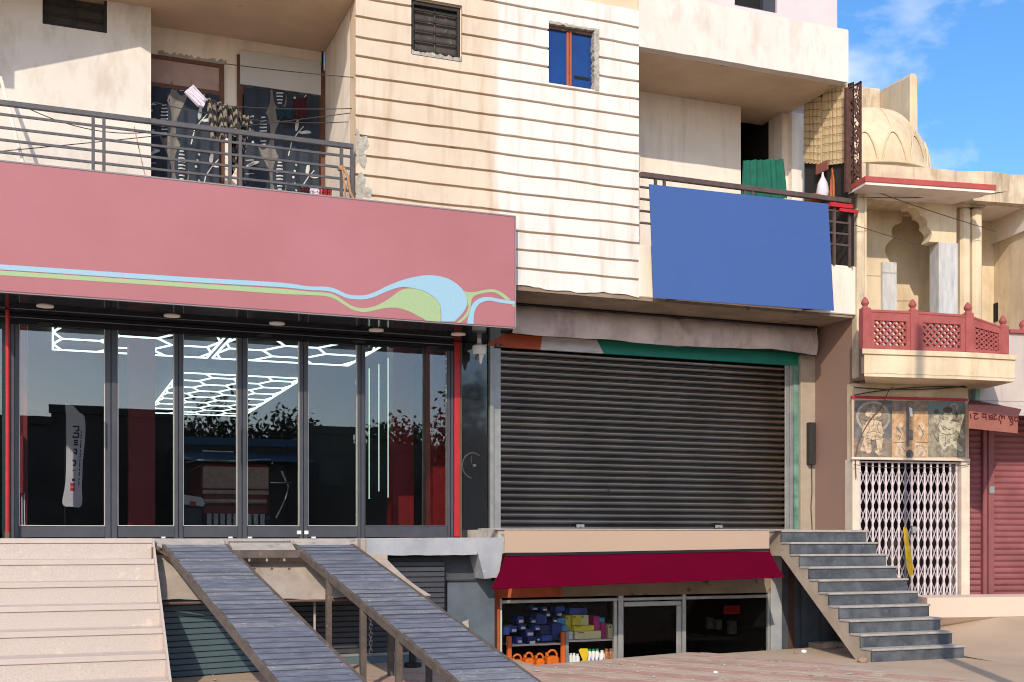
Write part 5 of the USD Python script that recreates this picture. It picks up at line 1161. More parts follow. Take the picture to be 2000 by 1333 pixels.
# crumbs of the street
for i, (u, v, r_) in enumerate(((1620, 1264, .075), (1570, 1271, .03), (1398, 1312, .022), (1640, 1262, .04), (1685, 1290, .05), (1556, 1273, .025))):
    p = Wz(u, v + 4, GROUND)
    m = trimesh.creation.icosphere(2, r_); n_ = meshkit.fbm(m.vertices / r_ * 1.3 + i * 5, 3, i); m.vertices *= (.7 + .7 * n_)[:, None] * [1.3, 1, .8]
    m.apply_translation(p + (0, 0, r_ * .5))
    put('stone', m, 'rubble' if i not in (1, 2) else 'label_white', None, ['reddish lump of rubble at the foot of the stairs', 'white crumpled scrap on the pavement edge', 'white pebble in the middle of the pavement', 'small stone touching the stair stringer', 'stone at the lowest stair', 'pale crumb beside the white scrap'][i], 'stone', smooth=True)

# ============================================================ stairs
SX0 = X(1527, YP); SX1 = X(1693, YP)
NR = 10; RH = (ZR - GROUND) / NR; TD = .215
SR = thing('staircase', 'concrete staircase with slate risers and dusty treads up to the steel shutter', 'stairs', ((SX0 + SX1) / 2, YP, GROUND))
und = Wx(1505, 1077, SX0), Wx(1692, 1292, SX0)
pr = [(YP + .35, ZR - .03)]
for k in range(NR):
    y_ = YP - TD * k
    pr += [(y_ + .03, ZR - RH * k - .03), (y_ + .03, ZR - RH * (k + 1) - .03)]
pr = pr[:-1] + [(YP - TD * (NR - 1) + .03, GROUND - .02)]
slope = RH / TD
pr += [(YP - TD * (NR - 1) + .30, GROUND - .02), (YP + .02, ZR - .36), (YP + .35, ZR - .36)]
put('stair_slab', slab_x(sg.Polygon(pr).buffer(0), SX0, SX1 - .03), 'tan_concrete', SR)
for k in range(NR):
    y_ = YP - TD * k; zt = ZR - RH * k
    put('riser', box(SX0 - .004, SX1 - .004, y_ + .002, y_ + .029, zt - RH + .001, zt - .03), 'slate_stone', SR)
    if k == 0:
        put('tread', box(SX0 - .012, SX1 + .01, y_ - .018, y_ + .30, zt - .029, zt + .006, .006), 'tread_dust', SR)
    else:
        put('tread', box(SX0 - .012, SX1 + .008, y_ - .02, y_ + TD + .0, zt - .029, zt - .001, .006), 'tread_dust', SR)
put('landing', box(SX0 - .28, X(1690, YP), YP + .301, .2, ZR - .2, ZR), 'tan_concrete', SR)

# ============================================================ neighbour on the right: brown end wall, temple house
xw = X(1592, 0.0)
yw1, yw2 = Wx(1665, 900, xw)[1], Wx(1689, 700, xw)[1]
put('brown_wall', [box(xw, xw + .12, yw1, .6, ZR - .3, ZB - .015), box(xw + .001, xw + .11, yw2, yw1 - .001, Wx(1680, 742, xw)[2], ZB - .02)], 'brown_wall', None, 'plain smooth brown side wall between the concrete pier and the temple gate', 'wall')

FT = Frame(W(1675, 900, -.95)[:2], -9.8)
A, ZT = FT.A, FT.Z
T = thing('temple_house', 'cream temple house with scalloped arch, dome and red eave right of the stairs', 'building', (FT.o[0], FT.o[1], GROUND), -9.8)
tp = lambda name, m, mt, parent=T, **k: put(name, FT.w(cat_(m)), mt, parent, **k)
zbal = ZT(1780, 738, -.7)                      # underside of the balcony
zsl = ZT(1780, 687, -.7)                       # its top
# corner pilaster
tp('pilaster', box(A(1674, -.1), A(1692, -.1), -.1, .25, zsl - .3, ZT(1683, 318, -.1), .01), 'temple_stain')
tp('pilaster_strip', [box(A(1688.5, -.115), A(1692.5, -.115), -.118, -.1, zsl, ZT(1683, 345, -.1))], 'temple_cream')
# arch wall of the loggia
ba = .12
zt_w = ZT(1780, 372, ba); a0, a1 = A(1692.5, ba), A(1868, ba)
zsp = ZT(1815, 470, ba); acx = A(1738, ba); hw = A(1815, ba) - acx
def foil(cx, hw, zs, n=9, rise=None):
    rise = rise or hw * 1.12
    pts = [(cx - hw, -9)]
    for k in range(n):
        t0, t1 = math.pi - math.pi * k / n, math.pi - math.pi * (k + 1) / n
        p, q = np.array([hw * math.cos(t0), rise * math.sin(t0) ** .9 if 0 < t0 < math.pi else 0]), np.array([hw * math.cos(t1), rise * max(math.sin(t1), 0) ** .9])
        mid = (p + q) / 2; ch = np.linalg.norm(q - p); nrm = np.array([-(q - p)[1], (q - p)[0]]) / ch
        for i in range(8):
            f = i / 8; pts.append(tuple(np.array([cx, zs]) + p + (q - p) * f + nrm * ch * .30 * math.sin(math.pi * f)))
    pts += [(cx + hw, zs), (cx + hw, -9)]
    return sg.Polygon(pts).buffer(0)
rise = (ZT(1738, 396, ba) - zsp)
ar = foil(acx, hw, zsp, 9, rise)
tp('arch_wall', slab(rect(A(1676, ba), a1, ZT(1840, 474, ba), zt_w).difference(ar), ba, ba + .22), 'temple_cream', label='wall with a scalloped arch')
mp = [(A(1812, ba) - .0, A(1870, ba))]
zcap = ZT(1840, 474, ba)
tp('marble_pillar', box(A(1834, ba - .02), A(1871, ba - .02), ba - .02, ba + .24, zsl, zcap - .002, .006), 'marble')
# inside of the loggia: second arch, its pillar, back wall
bb = .62
ar2 = foil(A(1796, bb), A(1796, bb) - A(1738, bb), ZT(1738, 512, bb), 7, ZT(1790, 418, bb) - ZT(1738, 512, bb))
tp('inner_arch', slab(rect(A(1640, bb), A(1900, bb), zsl - .01, zt_w - .121).difference(ar2), bb, bb + .10), 'temple_cream', label='inner scalloped arch of the loggia')
tp('marble_pillar', box(A(1724, bb - .06), A(1752, bb - .06), bb - .06, bb + .16, zsl, ZT(1738, 512, bb - .06), .006), 'marble')
tp('back_wall', box(A(1660, 1.06), A(1990, 1.06), 1.06, 1.2, zsl - .3, zt_w - .121), 'temple_cream')
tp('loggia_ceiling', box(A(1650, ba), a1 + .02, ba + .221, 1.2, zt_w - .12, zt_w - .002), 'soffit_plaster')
tp('loggia_floor', box(A(1692, -.3), a1 + .3, -.3, 1.059, zsl - .25, zsl - .02), 'temple_cream')
# red eave
ze1, ze0 = ZT(1690, 344, -.55), ZT(1690, 353, -.55)
E1 = PD(1946, 352, 16.35); e1 = FT.R.T @ (E1 - FT.o)
tp('eave', slab_z(sg.Polygon([(A(1690, -.55), -.55), (A(1946, -.55), -.55), (A(1946, -.55) + .0, -.2), (A(1946, -.55) - .35, .3), (A(1690, -.55), .6)]), ze0 - .01, ze1), 'eave_red', label='thin red eave slab')
tp('eave_soffit', slab_z(sg.Polygon([(A(1690, -.55) + .01, -.535), (A(1946, -.55) - .02, -.535), (A(1946, -.55) - .36, .29), (A(1690, -.55) + .01, .59)]), ze0 - .05, ze0 - .011), 'side_plaster')
tp('frieze', box(A(1692.5, ba), A(1895, ba), ba + .03, .7, zt_w + .001, ze0 - .051), 'temple_cream')
# drum and dome
bc = 3.2
cxd = A(1682, bc); zd0 = ZT(1740, 346, bc - 1.1); zd1 = ZT(1740, 318, bc - 1.1)
Rd = A(1797, bc) - cxd
tp('drum', lathe([(0, zd0), (Rd * 1.01, zd0), (Rd * 1.01, zd1 - .03), (Rd * 1.06, zd1 - .02), (Rd * 1.06, zd1 + .02), (Rd, zd1 + .03), (0, zd1 + .03)], 48, (cxd, bc, 0)), 'temple_cream')
hd = ZT(1690, 224, bc) - zd1
th = np.linspace(0, math.pi / 2, 20)
tp('dome', lathe([(Rd * math.cos(t) ** .85 if t < 1.57 else 0, zd1 + .03 + hd * math.sin(t)) for t in th], 48, (cxd, bc, 0)), 'temple_cream', smooth=30)
for k in range(14):
    a_ = 2 * math.pi * (k + .5) / 14
    prof = []
    pts = []
    for f in np.linspace(-1, 1, 13):
        hgt = .42 * (1 - abs(f) ** 2.2) * hd
        tt = math.asin(min(1, hgt / hd)); rr = Rd * math.cos(tt) ** .85 + .012
        an_ = a_ + f * .19
        pts.append((cxd + rr * math.cos(an_), bc + rr * math.sin(an_), zd1 + .035 + hgt))
    if math.sin(a_) < .4:
        tp('petal_rib', tube(pts, .016, 5), 'temple_cream', smooth=True)
for k in range(12):
    a_ = 2 * math.pi * k / 12
    if math.sin(a_) < .4:
        tp('dome_rib', tube([(cxd + (Rd * math.cos(t) ** .85 + .004) * math.cos(a_), bc + (Rd * math.cos(t) ** .85 + .004) * math.sin(a_), zd1 + .03 + hd * math.sin(t)) for t in np.linspace(.5, 1.35, 10)], .014, 5), 'temple_cream', smooth=True)
# roof walls behind the dome
zr0 = ZT(1740, 330, 2.0)
b1_, b2_ = 4.7, 3.6
tp('roof_wall', box(A(1660, b1_), A(1721, b1_), b1_, b1_ + .2, zr0, ZT(1700, 171, b1_), .03), 'temple_stain')
tp('roof_fin', hull([(A(1777, b2_), b2_, zr0), (A(1793, b2_), b2_, zr0), (A(1777, b2_), b2_, ZT(1780, 150, b2_)), (A(1791, b2_), b2_, ZT(1780, 150, b2_)), (A(1779, b2_), b2_, ZT(1780, 144, b2_)), (A(1788, b2_), b2_, ZT(1780, 144, b2_)), (A(1721, b1_), b1_ + .1, zr0), (A(1721, b1_), b1_ + .1, ZT(1721, 176, b1_)), (A(1745, b1_), b1_ + .1, zr0), (A(1745, b1_), b1_ + .1, ZT(1730, 176, b1_))]), 'temple_cream')
# fascia of the roof slab running on to the right, shaded porch under it
bf = -.15
zf1_, zf0_ = ZT(1990, 331, bf), ZT(1990, 392, bf)
xq = np.linspace(A(1692, .05), A(2500, bf), 40)
tp('roof_deck', box(A(1676, .2), A(2500, .2), .161, 6.0, ze1 + .002, ze1 + .08), 'temple_stain')
tp('roof_fascia', slab(sg.Polygon([(xq[0], ze1 + .002), (A(1900, bf), ze1 + .002), (A(1900, bf), zf0_), (xq[-1], zf0_ - .05)] + list(zip(xq[::-1], ZT(1850, 330, -.02) + wob(xq[::-1], .035, 2.0, 33)))).buffer(0), -.02, .16), 'temple_stain')
tp('porch_slab', box(A(1895, bf), A(2500, bf), .161, 2.2, zf0_ + .02, zf0_ + .16), 'side_plaster')
aw_ = A(2016, .1)
tp('porch_wall', box(aw_, aw_ + .15, .08, 2.2, zsl - .6, zf0_ + .019), 'temple_cream')
tp('porch_beam', box(aw_ - .05, aw_ - .001, .1, 2.2, ZT(2000, 448, .15), zf0_ + .019), 'side_plaster')
tp('side_front', box(aw_ + .151, A(2500, .4), .4, .6, zsl - .6, zf0_ + .019), 'temple_cream')
tp('porch_back', box(A(1895, 1.9), aw_ - .001, 1.9, 2.1, zsl - .6, zf0_ + .019), 'temple_cream')
tp('porch_window', hull([FT.R.T @ (Wx_ - FT.o) for Wx_ in ()] or [(aw_ - .012, b_, z_) for b_ in (.95, 1.25) for z_ in (ZT(1935, 628, 1.0), ZT(1935, 592, 1.0))] + [(aw_ - .001, b_, z_) for b_ in (.95, 1.25) for z_ in (ZT(1935, 628, 1.0), ZT(1935, 592, 1.0))]), 'dark_void')
for ua, ub in ((1878, 1898), (1902, 1921)):
    tp('column', box(A(ua, .2), A(ub, .2), .2, .47, zsl - .2, zf0_ - .02, .04), 'temple_cream')
tp('column_capital', box(A(1870, .18), A(1926, .18), .18, .51, zf0_ - .019, zf0_ + .015, .01), 'temple_stain')
# balcony slab
P1 = FT.R.T @ (PD(1890, 690, 15.95) - FT.o)
bfr = -.72
aL, aM = A(1688, bfr), A(1888, bfr)
PR2 = FT.R.T @ (PD(1982, 700, 16.9) - FT.o)
outl = [(aL, bfr), (aM, bfr), (PR2[0], PR2[1]), (PR2[0] + .1, .6), (A(1692, .6), .6)]
zsl, zbal = ZT(1780, 685, bfr), ZT(1780, 738, bfr)
tp('balcony_slab', slab_z(sg.Polygon(outl), zbal, zsl - .07), 'temple_cream')
tp('balcony_moulding', slab_z(sg.Polygon(outl).buffer(.025, join_style=2), zsl - .069, zsl - .0), 'temple_cream')
tp('balcony_joint', slab_z(sg.Polygon(outl).buffer(.006, join_style=2), zbal + .045, zbal + .055), 'temple_stain')
# red lattice railing
JR = thing('lattice_railing', 'red stone railing with lattice panels round the temple balcony', 'railing', FT.R @ np.array([aL, bfr, 0]) + FT.o + (0, 0, zsl), -9.8)
zr_t = ZT(1740, 606, bfr)
def panel(p, q, zt_l, zt_r, nx):
    "a lattice panel between two posts on the balcony edge"
    p, q = np.array(p), np.array(q); L = np.linalg.norm(q - p); d = (q - p) / L; n_ = np.array([d[1], -d[0]])
    h = zt_l - zsl
    fr = sg.box(0, 0, L, h)
    wx0, wx1, wz0, wz1 = .16 * L, .84 * L, .06, h - .15
    win = sg.box(wx0, wz0, wx1, wz1)
    st = (wx1 - wx0) / nx; strips = []
    for k in range(-14, nx + 14):
        x = wx0 + k * st
        strips += [sg.LineString([(x, wz0), (x + (wz1 - wz0), wz1)]).buffer(.0095, cap_style=2), sg.LineString([(x, wz1), (x + (wz1 - wz0), wz0)]).buffer(.0095, cap_style=2)]
    for k in range(nx):
        for j in range(int((wz1 - wz0) / st) + 1):
            if (k + j) % 1 == 0:
                strips.append(sg.LineString([(wx0 + k * st, wz0 + (j + .5) * st), (wx0 + (k + 1) * st, wz0 + (j + .5) * st)]).buffer(.005))
    lat = unary_union(strips).intersection(win)
    def place(m):
        v = m.vertices; zz = v[:, 2] * (1 + (v[:, 0] / L) * ((zt_r - zsl) / h - 1))
        m.vertices = np.stack([p[0] + d[0] * v[:, 0] + n_[0] * -v[:, 1], p[1] + d[1] * v[:, 0] + n_[1] * -v[:, 1], zsl + zz], 1); return m
    t = tp('panel', place(slab(fr.difference(win), -.04, .04)), 'jali_red', JR)
    tp('lattice', place(slab(lat, -.025, .025)), 'jali_red', t)
    tp('top_rail', place(box(0, L, -.05, .05, h - .045, h - .0, .012)), 'jali_red', t)
pp = [(A(1693, bfr), bfr + .05), (A(1786, bfr), bfr + .05), (A(1894, bfr), bfr + .05)]
p4 = FT.R.T @ (PD(1968, 693, 16.85) - FT.o); p4 = (p4[0] - .05, p4[1] + .04)
z4 = float(PD(1968, 640, 16.85)[2])
panel(pp[0], pp[1], zr_t, zr_t, 5); panel(pp[1], pp[2], zr_t, zr_t - .02, 6); panel(pp[2], p4, zr_t - .02, z4, 5)
for (x, y), zt_ in zip(pp + [p4], (zr_t, zr_t, zr_t - .01, z4)):
    s_ = .062
    pt_ = tp('post', [box(x - s_, x + s_, y - s_, y + s_, zsl + .001, zt_ + .02, .008)], 'jali_red', JR)
    tp('finial', lathe([(0, zt_ + .02), (.048, zt_ + .02), (.042, zt_ + .04), (.03, zt_ + .05), (.052, zt_ + .08), (.056, zt_ + .10), (.038, zt_ + .138), (.012, zt_ + .175), (0, zt_ + .18)], 16, (x, y, 0)), 'jali_red', pt_, smooth=40)

# lower front: mural panel, gate, posts
bg = .0
zg1, zg0_ = ZT(1780, 903, bg), ZT(1885, 1170, bg)
gl, gr = A(1678, bg), A(1876, bg)
tp('lower_wall', [box(A(1665, bg), A(1891, bg), bg, bg + .2, ZT(1780, 898, bg), zbal - .002)], 'temple_cream', label='cream lintel under the balcony')
tp('gate_pier', box(A(1664, bg), gl - .003, bg - .02, bg + .25, GROUND, ZT(1780, 898, bg) - .003, .006), 'gate_post')
tp('gate_pier', box(gr + .003, A(1893, bg), bg - .02, bg + .25, GROUND, ZT(1780, 898, bg) - .003, .006), 'gate_post')
tp('dark_hall', [box(A(1664, bg), A(1893, bg), 1.8, 1.9, GROUND, zg1 + .11), box(A(1664, bg) , A(1664, bg) + .05, bg + .251, 1.8, GROUND, zg1 + .11), box(A(1893, bg) - .05, A(1893, bg), bg + .251, 1.8, GROUND, zg1 + .11)], 'hall_dark')
tp('hall_ceiling', box(gl, gr, bg + .01, 1.79, zg1 + .013, zg1 + .09), 'dark_void')
tp('hall_ceiling', box(A(1664, bg) + .06, A(1893, bg) - .06, bg + .26, 1.79, zg1 + .0905, zg1 + .105), 'dark_void')
tp('threshold', box(gl - .003, gr + .003, bg - .1, 1.8, GROUND, zg0_ - .02), 'plinth_cream')
MU = thing('mural', 'faded painted panel with haloed figures over the collapsible gate', 'mural', FT.w(trimesh.Trimesh([[A(1778, -.03), -.03, ZT(1778, 898, -.03)]] * 3, [[0, 1, 2]], process=False)).vertices[0], -9.8)
bm = -.03
ma = lambda x: A(1650 + x / 8, bm); mz = lambda x, y: ZT(1650 + x / 8, 760 + y / 8, bm)
R4 = lambda x0, y0, x1, y1: sg.Polygon([(ma(x0), mz(x0, y0)), (ma(x1), mz(x1, y0)), (ma(x1), mz(x1, y1)), (ma(x0), mz(x0, y1))])
def El(x, y, rx, ry, rot=0):
    e = affinity.scale(sg.Point(0, 0).buffer(1, 20), abs(ma(x + rx) - ma(x)), abs(mz(x, y + ry) - mz(x, y)))
    return affinity.translate(affinity.rotate(e, rot), ma(x), mz(x, y))
def Pg(*ps): return sg.Polygon([(ma(x), mz(x, y)) for x, y in ps]).buffer(.006).buffer(-.002)
def mp_(name, g, mt, lv, **k): tp(name, slab(g, bm - .004 * lv, bm - .004 * lv + .0035), mt, MU, **k)
tp('board', box(ma(115), ma(1940), bm, -.001, mz(1000, 1110), mz(1000, 130)), 'mural_frame', MU)
mp_('left_ground', R4(140, 180, 735, 760), 'mural_night', 1); mp_('left_floor', R4(140, 763, 735, 1065), 'mural_earth', 1)
mp_('middle_sky', R4(738, 185, 1300, 350), 'mural_earth', 1); mp_('middle_ground', R4(738, 353, 1300, 1065), 'mural_sand', 1)
mp_('right_sky', R4(1303, 190, 1880, 390), 'mural_sky', 1); mp_('right_ground', R4(1303, 393, 1880, 1065), 'mural_green', 1)
h_ = El(440, 440, 265, 250).difference(El(440, 440, 225, 212))
mp_('halo', h_, 'mural_halo', 2); mp_('halo_disc', El(440, 440, 222, 209), 'mural_earth', 2)
fig = unary_union([El(440, 400, 60, 75), El(360, 395, 45, 40), El(520, 395, 45, 40), Pg((330, 520), (440, 480), (560, 520), (590, 700), (560, 800), (300, 800), (280, 680)), Pg((290, 560), (260, 720), (300, 740), (330, 600)), Pg((560, 560), (600, 700), (560, 720), (540, 600)), Pg((300, 760), (240, 960), (300, 985), (400, 830)), Pg((480, 790), (590, 780), (560, 960), (510, 1000), (500, 900)), Pg((480, 960), (560, 1010), (530, 1040), (470, 990)), El(365, 930, 55, 80)])
mp_('seated_figure', fig.intersection(R4(140, 180, 735, 1065)), 'mural_skin', 3, label='pale seated figure with a ring halo')
mp_('crown', Pg((395, 330), (440, 250), (485, 330), (440, 345)), 'mural_halo', 4)
fold = unary_union([sg.LineString([(ma(a), mz(a, b)) for a, b in l])  .buffer(.0022) for l in (((360, 520), (380, 640), (330, 700)), ((520, 530), (500, 640), (560, 700)), ((400, 400), (470, 400)), ((340, 690), (440, 660), (550, 690)), ((420, 740), (400, 860), (360, 860)), ((480, 740), (470, 830)), ((300, 760), (420, 800), (520, 790)), ((400, 880), (420, 960)), ((440, 420), (450, 520), (430, 580)), ((280, 480), (340, 500)), ((530, 500), (600, 480)))])
mp_('outline', fold, 'mural_line', 4)
mp_('middle_figure', unary_union([El(860, 640, 60, 120), El(1190, 640, 55, 120), Pg((820, 780), (920, 780), (950, 1040), (780, 1040)), Pg((1100, 820), (1280, 900), (1270, 1050), (1080, 1050))]), 'mural_skin', 2)
mp_('pole_shadow_streak', unary_union([R4(960, 260, 1000, 900), Pg((1000, 300), (1060, 280), (1060, 430), (1030, 440)), R4(1010, 640, 1060, 800), El(1010, 1020, 55, 70)]), 'mural_night', 3)  # upright strip is the pole's shadow in paint, with dark blots beside it
mp_('peeled_scrap', Pg((1000, 290), (1040, 310), (1050, 430), (1015, 430)), 'label_white', 4)
mp_('lock', El(985, 1030, 32, 38).difference(El(990, 1030, 10, 16)), 'mural_line', 4)
f2 = unary_union([El(1610, 430, 75, 80), Pg((1480, 480), (1560, 500), (1660, 500), (1740, 560), (1700, 700), (1500, 690), (1460, 590)), Pg((1400, 400), (1450, 390), (1480, 500), (1440, 560), (1390, 520)), Pg((1690, 520), (1800, 540), (1870, 760), (1830, 800), (1760, 660)), Pg((1470, 690), (1720, 700), (1650, 880), (1560, 900), (1480, 860)), Pg((1480, 840), (1590, 900), (1530, 1000), (1490, 990), (1510, 910)), Pg((1650, 800), (1740, 830), (1850, 940), (1820, 980), (1690, 900)), El(1760, 600, 40, 45)])
mp_('dancing_figure', f2, 'mural_pale', 2, label='pale dancing figure with raised arms')
mp_('dark_hair', unary_union([El(1605, 330, 70, 50), El(1430, 355, 35, 35), El(1740, 400, 18, 45)]), 'mural_line', 3)
for g_ in (El(1350, 520, 45, 60), El(1560, 420, 30, 30), El(1700, 280, 60, 60).difference(El(1690, 300, 45, 50)), El(1840, 430, 25, 60)):
    mp_('pale_cloud', g_, 'mural_halo', 3)
mp_('outline', unary_union([sg.LineString([(ma(a), mz(a, b)) for a, b in l])  .buffer(.0022) for l in (((1560, 600), (1620, 640), (1690, 610)), ((1500, 690), (1600, 720), (1710, 700)), ((1570, 740), (1560, 860)), ((1640, 740), (1620, 860)), ((1650, 490), (1800, 500)), ((1490, 560), (1540, 640)), ((1760, 660), (1790, 760)), ((1380, 700), (1440, 820), (1460, 800)), ((800, 600), (880, 700), (840, 800)), ((1150, 560), (1220, 700), (1180, 800)), ((760, 840), (940, 830)), ((1100, 830), (1290, 840)), ((880, 900), (940, 980)))]), 'mural_line', 4)
tp('top_moulding', box(ma(100), ma(1910), bm - .02, -.001, mz(1000, 170), mz(1000, 130), .004), 'red_strip', MU)
tp('bottom_moulding', box(ma(100), ma(1945), bm - .03, -.001, mz(1000, 1118), mz(1000, 1078), .006), 'gate_post', MU)
# collapsible gate
GT = thing('collapsible_gate', 'white collapsible lattice gate under the painted panel', 'gate', FT.R @ np.array([(gl + gr) / 2, .05, 0]) + FT.o + (0, 0, zg0_), -9.8)
by = .06; nb = 16
bars = np.linspace(gl + .04, gr - .03, nb)
for i, a_ in enumerate(bars):
    tp('bar', box(a_ - .0135, a_ + .0135, by - .008, by + .008, zg0_, zg1 - .01), 'gate_white' if i != 7 else 'sign_edge', GT)  # one darker bar: the pole's shadow put into its colour
tp('track', box(gl, gr, by - .03, by + .03, zg1 - .012, zg1 + .012, .004), 'gate_white', GT)
tp('track', box(gl, gr, by - .03, by + .03, zg0_ - .019, zg0_ + .012, .004), 'gate_white', GT)
rows = np.linspace(zg1 - .22, zg0_ + .15, 7); hh = .14
for z in rows:
    for i in range(nb - 1):
        p, q = bars[i], bars[i + 1]
        for s_, o in ((1, -.012), (-1, .012)):
            tp('lattice_link', beam((p, by + o, z - hh * s_), (q, by + o, z + hh * s_), .006, .022, (0, 1, 0)), 'gate_white', GT)
tp('lock', [box(bars[8] - .03, bars[8] + .05, by - .06, by - .012, ZT(1790, 1042, by), ZT(1790, 1028, by), .01)], 'chrome', GT)
put('yellow_stick', FT.w(hull([(A(1764, -.12), -.12, ZT(1768, 1030, -.12)), (A(1772, -.12), -.12, ZT(1768, 1034, -.12)), (A(1771, -.12), -.12, ZT(1768, 1110, -.12)), (A(1784, -.12), -.12, ZT(1768, 1112, -.12)), (A(1777, -.12), -.12, ZT(1768, 1128, -.12)), (A(1783, -.12), -.12, ZT(1768, 1122, -.12)), (A(1767, -.08), -.08, ZT(1768, 1030, -.12)), (A(1780, -.08), -.08, ZT(1768, 1120, -.12))])), 'yellow_stick', None, 'bright yellow plastic strip hanging on the white gate', 'strip')
# cables
for a, b, sg_, lb in (((1668, 772, -.12), (1888, 757, -.12), -.05, 'cable along the top of the painted panel under the temple balcony'), ((1668, 757, -.14), (1885, 755, -.10), .04, 'second cable below the temple balcony'), ((1668, 908, -.10), (1893, 908, -.06), .05, 'thin cable across the top of the white gate'), ((1692, 368, -.2), (1945, 452, .0), .02, 'thin wire slanting down across the scalloped arch'), ((1668, 385, -.2), (1990, 372, .0), .05, 'level wire across the front of the scalloped arch'), ((1670, 440, -.2), (1812, 482, .1), .01, 'lower wire running to the marble pillar')):
    put('cable', FT.w(wire(FT.P(*a), FT.P(*b), sg_, .010 if a[1] > 700 and a[1] < 900 else .006)), 'wire_dark', None, lb, 'cable', smooth=True)
put('cable', FT.w(tube(spline([FT.P(1745, 756, -.12), FT.P(1735, 765, -.1), FT.P(1722, 795, -.07), FT.P(1704, 815, -.06), FT.P(1688, 840, -.05), FT.P(1676, 868, -.05), FT.P(1671, 900, -.05), FT.P(1672, 935, -.05)], 5), .008, 5)), 'rusty_brown', None, 'brown cable looping down over the left figure of the painted panel', 'cable', smooth=True)

# ============================================================ far right shop
S2 = thing('red_shop', 'red roller shutter shop right of the white gate', 'shop', (PD(1940, 1160, 18.0)[0], PD(1940, 1160, 18.0)[1], GROUND), -9.8)
bs = .75
ra = lambda u: A(u, bs); rz_ = lambda u, v: ZT(u, v, bs)
zs0_, zs1_ = rz_(1950, 1168), rz_(1950, 815)
nsl = 30; ph = (zs1_ - zs0_) / nsl
for ua, ub in ((1885, 1916), (1938, 2500)):
    for k in range(nsl):
        z0 = zs0_ + k * ph
        put('slat', FT.w(hull([(ra(ua), bs + .02, z0), (ra(ub), bs + .02, z0), (ra(ua), bs, z0 + ph * .3), (ra(ub), bs, z0 + ph * .3), (ra(ua), bs + .0, z0 + ph * .6), (ra(ub), bs + .0, z0 + ph * .6), (ra(ua), bs + .022, z0 + ph * .97), (ra(ub), bs + .022, z0 + ph * .97)])), 'red_shutter', S2)
put('backing', FT.w(box(ra(1885), ra(2500), bs + .025, bs + .05, GROUND, zs1_ + .3)), 'red_shutter', S2)
put('post', FT.w(box(ra(1917), ra(1925), bs - .05, bs + .02, GROUND, zs1_, .006)), 'red_shutter', S2)
put('post', FT.w(box(ra(1926), ra(1937), bs - .07, bs + .02, GROUND, zs1_, .006)), 'red_shutter', S2)
put('latch', FT.w(box(ra(1926), ra(1936), bs - .09, bs - .071, rz_(1930, 965), rz_(1930, 950), .004)), 'shutter_guide', S2)
put('upper_wall', FT.w(slab(sg.Polygon([(A(1908, .2), ZT(1908, 782, .2)), (A(2500, .2), ZT(2000, 789, .2)), (A(2500, .2), ZT(1990, 652, .2)), (A(1908, .2), ZT(1990, 652, .2))]), .2, .7)), 'shop_plaster', S2)
put('teal_strip', FT.w(box(A(1905, .19), A(1914, .19), .185, .3, ZT(1908, 782, .19), ZT(1908, 745, .19))), 'teal_edge', S2)
put('upper_rail', FT.w(box(A(1974, .15), A(2500, .15), .15, .25, ZT(1990, 652, .2), ZT(1990, 645, .2))), 'jali_red', S2)
put('finial', FT.w(lathe([(0, 0), (.06, 0), (.05, .03), (.065, .08), (.05, .12), (0, .16)], 14, (A(1999, .2), .2, ZT(1999, 645, .2)))), 'jali_red', S2)
put('canopy_soffit', FT.w(hull([(A(1915, .19), .19, ZT(1915, 783, .2)), (A(2500, .19), .19, ZT(2000, 790, .2)), (A(2500, -.2), -.25, ZT(2000, 808, -.2)), (A(1990, -.25), -.25, ZT(1990, 812, -.25)), (A(1985, .19), .6, ZT(1990, 800, .2)), (A(2500, .19), .6, ZT(2000, 800, .2))])), 'shop_plaster', S2)
# hand painted awning
AW2 = thing('awning', 'small dusty pink awning with hand painted maroon lettering', 'awning', PD(1940, 820, 17.0), -9.8)
v4 = [PD(1892, 803, 16.75), PD(1988, 815, 16.55), PD(1988, 847, 16.55), PD(1892, 837, 16.75)]
def quad(s_, t_): return (v4[0] * (1 - s_) + v4[1] * s_) * (1 - t_) + (v4[3] * (1 - s_) + v4[2] * s_) * t_
gq = np.array([[quad(i / 13, j / 4) for j in range(5)] for i in range(14)])
put('valance', sheet(gq, .006), 'awning_pink', AW2)
b0, b1p = PD(1891, 780, 17.6), PD(1995, 800, 17.4)
put('top_cloth', sheet(np.array([[(b0 * (1 - i / 9) + b1p * i / 9) * (1 - j / 4) + quad(i / 9, 0) * j / 4 for j in range(5)] for i in range(10)]), .006), 'awning_dark', AW2)
gl_ = [[(175, 350), (185, 400)], [(205, 345), (255, 350), (220, 370), (225, 405), (262, 395)], [(290, 350), (345, 355), (310, 360), (300, 385), (330, 385)], [(335, 350), (338, 415)], [(365, 355), (368, 405), (400, 398), (372, 380), (395, 365)], [(400, 355), (402, 410)], [(412, 360), (440, 362), (418, 380), (420, 408), (448, 400)], [(465, 420), (470, 375), (490, 370), (492, 400), (505, 375), (520, 380), (518, 405)], [(480, 420), (484, 455)], [(555, 370), (600, 372)], [(565, 372), (570, 400), (600, 395), (578, 412), (590, 440)], [(600, 360), (602, 450), (575, 465)], [(615, 375), (650, 378), (622, 395), (628, 425), (655, 418)], [(655, 370), (656, 435)]]
ms = []
